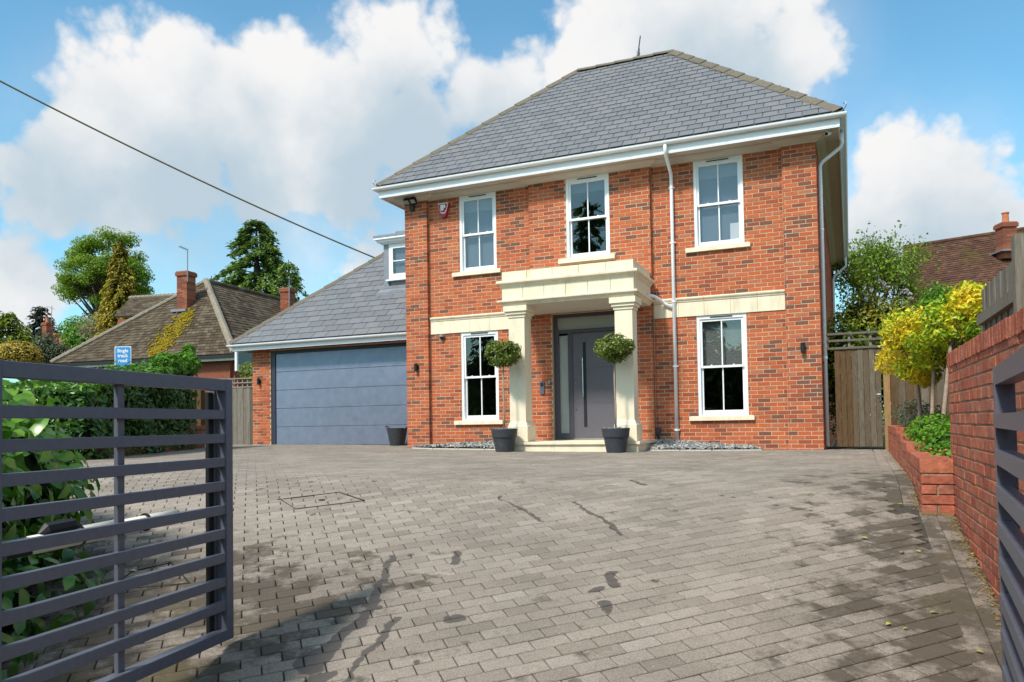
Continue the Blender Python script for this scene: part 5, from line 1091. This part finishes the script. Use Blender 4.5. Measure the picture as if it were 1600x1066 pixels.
cb_ = on_plane(283, 487, A_, nF); chb = chimney(bun, cb_+nb*.3, .52, .52, cb_.z-.3, at(281, 427, (cb_-Vector(CAM)).dot(Vector(_fw))).z, m_oldbrick, pot=False, rot=math.atan2(ab.y, ab.x))
MB().obox(Matrix.Translation(cb_+nb*.2+Vector((0, 0, .03))) @ Matrix.Rotation(math.atan2(ab.y, ab.x), 4, 'Z'), .75, .75, .10).build('lead_flashing', m_lead, bun)
c2_ = on_plane(442, 492, B_, nS); ch2 = chimney(bun, c2_+nb*.4, .5, .5, c2_.z-.6, at(442, 452, (c2_-Vector(CAM)).dot(Vector(_fw))).z, m_oldbrick, rot=math.atan2(ab.y, ab.x), pot=False)
ms = MB(); 
for i in range(620):
    f_ = random.random(); u_ = 298+(240-298)*f_+random.gauss(0, 4+5*math.sin(3*f_)); v_ = 487+(556-487)*f_+random.gauss(0, 3)
    p = on_plane(u_, v_, A_, nF)+nF*.05
    ms.obox(frame(ab, nF.cross(ab), nF, p) @ Matrix.Rotation(random.random()*3, 4, 'Z'), random.uniform(.05, .15), random.uniform(.03, .07), .025, random.random())
ms.build('moss_streak', m_moss, bun, kind='stuff')
# rear range roof and dormer eaves
q0, q1, q2, q3 = at(178, 494, 41), at(290, 494, 39), at(290, 462, 43), at(203, 467, 44)
MB().slab([q0, q1, q2, q3], (0, -.5, .8), .1).build('rear_roof', m_rooftile, bun, color=.3); tile_plane(bun, q0, q1, q2, q3, 14, m_rooftile, .3, 'rear_roof_tiles'); caps(bun, q3, q2, 14, m_ridge, .12)
MB().slab([q0-Vector((-.3, 0, .2)), q1-Vector((0, 0, .2)), q1-Vector((0, 0, 5)), q0-Vector((-.3, 0, 5))], (0, -1, 0), .2).build('rear_wall', m_oldbrick, bun, color=.3)
sw = on_plane(385, 545, B2, Vector((nb.y, -nb.x, 0))); wn = MB(); wn.obox(frame(nb, (0, 0, 1), ab, at(384, 562, 27.5)), 1.1, .9, .08); wo = wn.build('window', m_white, bun); MB().obox(frame(nb, (0, 0, 1), ab, at(384, 562, 27.5)+ab*.045), .9, .7, .02).build('pane', m_darkglass, bun)
def aerial(base, top, boom, label, name='tv_aerial'):
    t = thing(name, base, label, 'aerial', 'television aerials on the far roofs'); MB().tube([base, top], .022, 6).build('mast', m_metalgrey, t); MB().tube([boom[0], boom[1]], .016, 5).build('boom', m_metalgrey, t)
    d = Vector(boom[1])-Vector(boom[0]); s = d.cross(Vector((0, 0, 1))).normalized()*.18
    for f_ in np.linspace(.05, .95, 8): p = Vector(boom[0])+d*f_; MB().tube([p-s, p+s], .008, 4).build('element', m_metalgrey, t)
aerial(at(293, 440, 31), at(293, 390, 31), (at(280, 385, 31), at(294, 391, 31.2)), 'tall thin television aerial beside the bungalow chimney')
aerial(at(452, 480, 33), at(452, 432, 33), (at(449, 436, 33), at(455, 437, 33)), 'short aerial pole at the second chimney behind the garage roof')
# far left cottage roof
fc = thing('distant_cottage', at(75, 545, 55), 'distant reddish roof and small chimney at the left edge beyond the bushes', 'house')
q0, q1, q2, q3 = at(50, 556, 52), at(140, 550, 52), at(140, 522, 56), at(72, 520, 56); MB().slab([q0, q1, q2, q3], (0, -.5, .8), .1).build('roof', m_oldbrick, fc, color=.2); MB().slab([q0, q1, q1-Vector((0, 0, 4)), q0-Vector((0, 0, 4))], (0, -1, 0), .2).build('wall', m_oldbrick, fc, color=.6)
chimney(fc, at(74, 520, 55), .5, .5, at(74, 525, 55).z, at(74, 507, 55).z, m_oldbrick, pot=True)
aerial(at(80, 515, 55), at(81, 478, 55), (at(74, 479, 55), at(84, 483, 55)), 'small rooftop aerial above the distant cottage at far left')
# ------------------------------------------------------------------ trees on the left
def big_tree(base, top, w, n, size, mat, label, name, group=None, lobes=26, ls=1.0):
    base = Vector(base); H = top-base.z; t = thing(name, base, label, 'tree', group); tb = MB(); ends = []
    tr_pts = [base, base+Vector((w*.02, 0, H*.2)), base+Vector((-w*.03, 0, H*.42)), base+Vector((-w*.05, 0, H*.6))]
    tb.tube(tr_pts, [w*.045, w*.038, w*.03, w*.018], 9, cap=False)
    blobs = []
    for k in range(lobes):
        d = unit(1)[0]; d[2] = d[2]*.9+.05; rr = .72+.22*random.random(); c = base+Vector((d[0]*w*.40*rr, d[1]*w*.40*rr, H*.57+d[2]*H*.40*rr)); s = w*random.uniform(.10, .17)*ls
        blobs.append((tuple(c), s*1.15, s*1.15, s*.75)); st_ = tr_pts[random.choice((1, 2, 3))]; m = st_.lerp(c, .55)+Vector((0, 0, -H*.02)); tb.tube([st_, m, c], [w*.016, w*.010, w*.003], 6, cap=False)
    tb.build('trunk', m_bark, t)
    foliage('crown', blobs, n, size, mat, t, shell=.85, asp=.6, jit=1.1, up=.5, tvar=.7)
    return t
big_tree(at(168, 560, 60), at(168, 346, 60).z, 8.2, 46000, .17, m_lime, 'tall rounded fresh green broadleaf tree behind the bungalow', 'broadleaf_tree', lobes=95, ls=.68)
shrub('bright_tree', [(at(135, 535, 52), 1.6, 1.4, 1.5), (at(120, 520, 53), 1.2, 1.2, 1.2), (at(160, 525, 53), 1.3, 1.2, 1.3)], 4500, .2, m_spring, 'bright green low tree left of the bungalow roof', 'tree', asp=.6)
def conifer(base, top, r, mat, n, size, label, name, layers=26, droop=.35, gap=.0, power=.85):
    base = Vector(base); H = top-base.z; t = thing(name, base, label, 'tree'); MB().tube([base, (base.x, base.y, top)], [r*.12, .02], 7).build('trunk', m_bark, t); Ps = []; As = []; br = MB()
    for i in range(layers):
        f_ = i/layers; z = base.z+H*(.06+.94*f_); rr = r*(1-f_)**power+.06
        for k in range(max(4, int(13*(1-f_)+4))):
            a = random.uniform(0, 6.28); l = rr*random.uniform(.7, 1.12); d = Vector((math.cos(a), math.sin(a), 0)); p0 = Vector((base.x, base.y, z)); p1 = p0+d*l*.6+Vector((0, 0, l*.05)); p2 = p0+d*l-Vector((0, 0, l*droop)); br.tube([p0, p1, p2], [.03, .02, .008], 4, cap=False)
            m = max(3, int(n/(layers*11)))
            for j in range(m):
                s = .3+.7*random.random(); q = p0.lerp(p1, min(1, s*1.6)) if s < .62 else p1.lerp(p2, (s-.62)/.38); Ps.append(tuple(q+Vector((random.gauss(0, size*.4), random.gauss(0, size*.4), random.gauss(0, size*.3))))); As.append((d.x+random.gauss(0, .5), d.y+random.gauss(0, .5), -droop*1.6+random.gauss(0, .3)))
    br.build('branches', m_bark, t); P = np.array(Ps); A = np.array(As); m = len(P); Nl = unit(m)*.7+np.array((0, 0, .8)); Ln = size*rng.uniform(.6, 1.4, m)
    dist = np.linalg.norm((P-np.array((base.x, base.y, 0)))[:, :2], axis=1)/r; T = np.clip(rng.random(m)*.6+dist*.5, 0, 1)
    link('crown', leaf_mesh('crown', P, A, Nl, Ln, Ln*.38, T, mat), t); return t
conifer(at(188, 545, 46), at(188, 376, 46).z, 1.45, m_goldcon, 15000, .22, 'narrow golden-yellow conifer in front of the broadleaf tree', 'golden_conifer', 30, .55, power=.6)
conifer(at(402, 560, 42), at(404, 341, 42).z, 3.5, m_cedar, 30000, .25, 'dark green spreading cedar rising behind the bungalow roof', 'cedar_tree', 22, .22, power=.62)
conifer(at(452, 560, 40), at(462, 405, 40).z, 1.5, m_cedar, 5000, .24, 'smaller drooping cedar beside the large cedar above the garage roof', 'small_cedar', 12, .40, power=.5)
conifer(at(66, 560, 62), at(66, 478, 62).z, 1.7, m_darkcon, 3000, .36, 'small blackish conifer near the left edge', 'dark_conifer', 12, .2, power=.5)
conifer(at(14, 575, 50), at(14, 488, 50).z, 2.6, m_olive, 5000, .30, 'broad yellowish green conifer at the far left edge', 'pale_conifer', 16, .3, power=.7)
shrub('yellow_bush', [(at(28, 552, 36), 1.0, .9, .62), (at(12, 560, 36), .8, .8, .7), (at(46, 556, 36), .5, .6, .5)], 2600, .12, m_yellow, 'rounded peach-yellow bush at the left edge above the gate', 'bush', asp=.6)
shrub('grey_bush', [(at(72, 545, 38), .75, .7, .85), (at(90, 552, 38), .6, .6, .6)], 2600, .12, m_greyleaf, 'grey-green rounded bush beside the bungalow eave', 'bush', asp=.5)
shrub('pale_blossom_tree', [(at(150, 512, 48), 1.3, 1.1, .95), (at(170, 500, 48), 1.0, 1.0, .7)], 2400, .15, m_peach, 'pale pinkish tree just left of the rear roof', 'tree', core=False, asp=.5, shell=.9)
# overhead cable
cbl = thing('overhead_cable', at(300, 260, 20), 'sagging overhead cable running down to the garage roof from upper left', 'cable')
c0, c1 = at(-160, 42, 24), at(588, 404, 31); MB().tube([c0.lerp(c1, f_)-Vector((0, 0, .55*4*f_*(1-f_)*.5)) for f_ in np.linspace(0, 1, 25)], .030, 6).build('wire', m_cable, cbl)
# ------------------------------------------------------------------ things on the paving
def ground_pt(u, v):
    lo, hi = 1.0, 40.0
    for _ in range(50):
        m_ = (lo+hi)/2; p = CAM+ray(u, v)*m_
        if p[2] > gzf(p[0], p[1]): lo = m_
        else: hi = m_
    return p
def cover(corners, label):
    P4 = [ground_pt(*c) for c in corners]; c = sum(P4)/4; t = thing('inspection_cover', c, label, 'manhole cover', 'recessed inspection covers in the paving')
    for k_, (a, b) in enumerate(zip(P4, P4[1:]+P4[:1])): MB().beam((a[0], a[1], gzf(a[0], a[1])+.003), (b[0], b[1], gzf(b[0], b[1])+.003), .007 if k_ < 2 else .004, .0085).build('edge_strip', m_black if k_ < 2 else m_sand, t)
    for f_ in (.0, .5): p = P4[0]*(1-f_)+P4[2]*f_; MB().obox(Matrix.Translation((p[0], p[1], gzf(p[0], p[1])+.004)), .05, .03, .01).build('lifting_slot', m_steel if f_ == 0 else m_black, t)
cover([(438, 781), (530, 770), (570, 783), (462, 796)], 'recessed paved inspection cover with dark edges in the middle of the drive')
cover([(208, 893), (268, 880), (296, 912), (160, 925)], 'recessed inspection cover seen through the bars of the left gate')
for k, (u, v) in enumerate(((1350, 843), (1435, 864), (1410, 865), (1460, 960), (1388, 978), (1416, 985), (1530, 1022), (1408, 790), (1448, 845), (1310, 870), (1355, 770), (1520, 868))):
    p = ground_pt(u, v); M = Matrix.Translation((p[0], p[1], gzf(p[0], p[1])+.012)) @ Matrix.Rotation(random.random()*6.28, 4, 'Z') @ Matrix.Rotation(random.uniform(-.4, .4), 4, 'X') @ Matrix.Scale(random.uniform(.035, .06), 4)
    o = link('fallen_leaf', leaf_mesh('fallen_leaf', np.zeros((1, 3)), np.array([[1., 0, 0]]), np.array([[0, 0, 1.]]), np.array([1.]), np.array([.5]), np.array([.3]), m_fallen, 2), None, 'small yellow fallen leaf lying on the paving near the garden wall', 'leaf', 'yellow leaves fallen on the drive', color=random.random()*.6); o.matrix_basis = M
db = MB()
for i in range(900):
    y_ = random.uniform(-12.5, -.5) if random.random() < .3 else random.uniform(-11.5, -7.4); x_ = (planter_x(y_) if y_ > -7.9 else WX)-abs(random.gauss(0, .035))-.006
    if -7.97 < y_ < -7.88 or random.random() < .12: y_ = -7.93-abs(random.gauss(0, .03)); x_ = random.uniform(9.2, 9.42)
    db.obox(Matrix.Translation((x_, y_, gzf(x_, y_)+.006)) @ Matrix.Rotation(random.random()*6.28, 4, 'Z'), random.uniform(.006, .018), random.uniform(.003, .007), .004, random.random())
db.build('fallen_catkins', pm('tan_catkin', [(.22, .14, .05), (.30, .20, .08)], .9, 30, .2), None, kind='stuff', label='line of tan catkin debris along the foot of the garden wall and planter', cat='debris')
# ------------------------------------------------------------------ across the lane, behind the photographer: what the windows reflect
conifer((-4.2, -27, -1.4), 13.5, 3.0, m_cedar, 5000, .5, 'tall dark conifer across the lane mirrored in the middle upper window', 'lane_conifer', 20, .25, power=.7)
conifer((-10.2, -25.2, -1.4), 8.2, 2.2, m_cedar, 3000, .4, 'dark conifer across the lane mirrored in the left ground-floor window', 'lane_conifer', 14, .25, power=.7)
conifer((-14.0, -26.2, -1.4), 6.8, 1.8, m_cedar, 2500, .4, 'shorter conifer across the lane further left behind the photographer', 'lane_conifer', 12, .25, power=.7)
conifer((2.6, -25.0, -1.4), 6.6, 2.0, m_cedar, 3000, .4, 'conifer across the lane mirrored in the right ground-floor window', 'lane_conifer', 14, .25, power=.7)
hedge_box('boundary_hedgerow', (-33, -22), (-38, 26), 2.2, -.1, 2.9, 7000, .32, m_hedge, 'dark hedgerow along the far left boundary behind the yellow bush')
hedge_box('lane_hedge', (-26, -27.5), (14, -25.5), 2.0, -1.5, 4.3, 12000, .34, m_hedge, 'tall dark hedge across the lane mirrored in the lower windows')
for o in bpy.data.objects:
    if o.type == 'MESH' and o.data.users == 1 and len(o.data.polygons) < 4000 and not o.name.startswith(('leaf', 'crown', 'foliage')):
        _fixn(o.data)
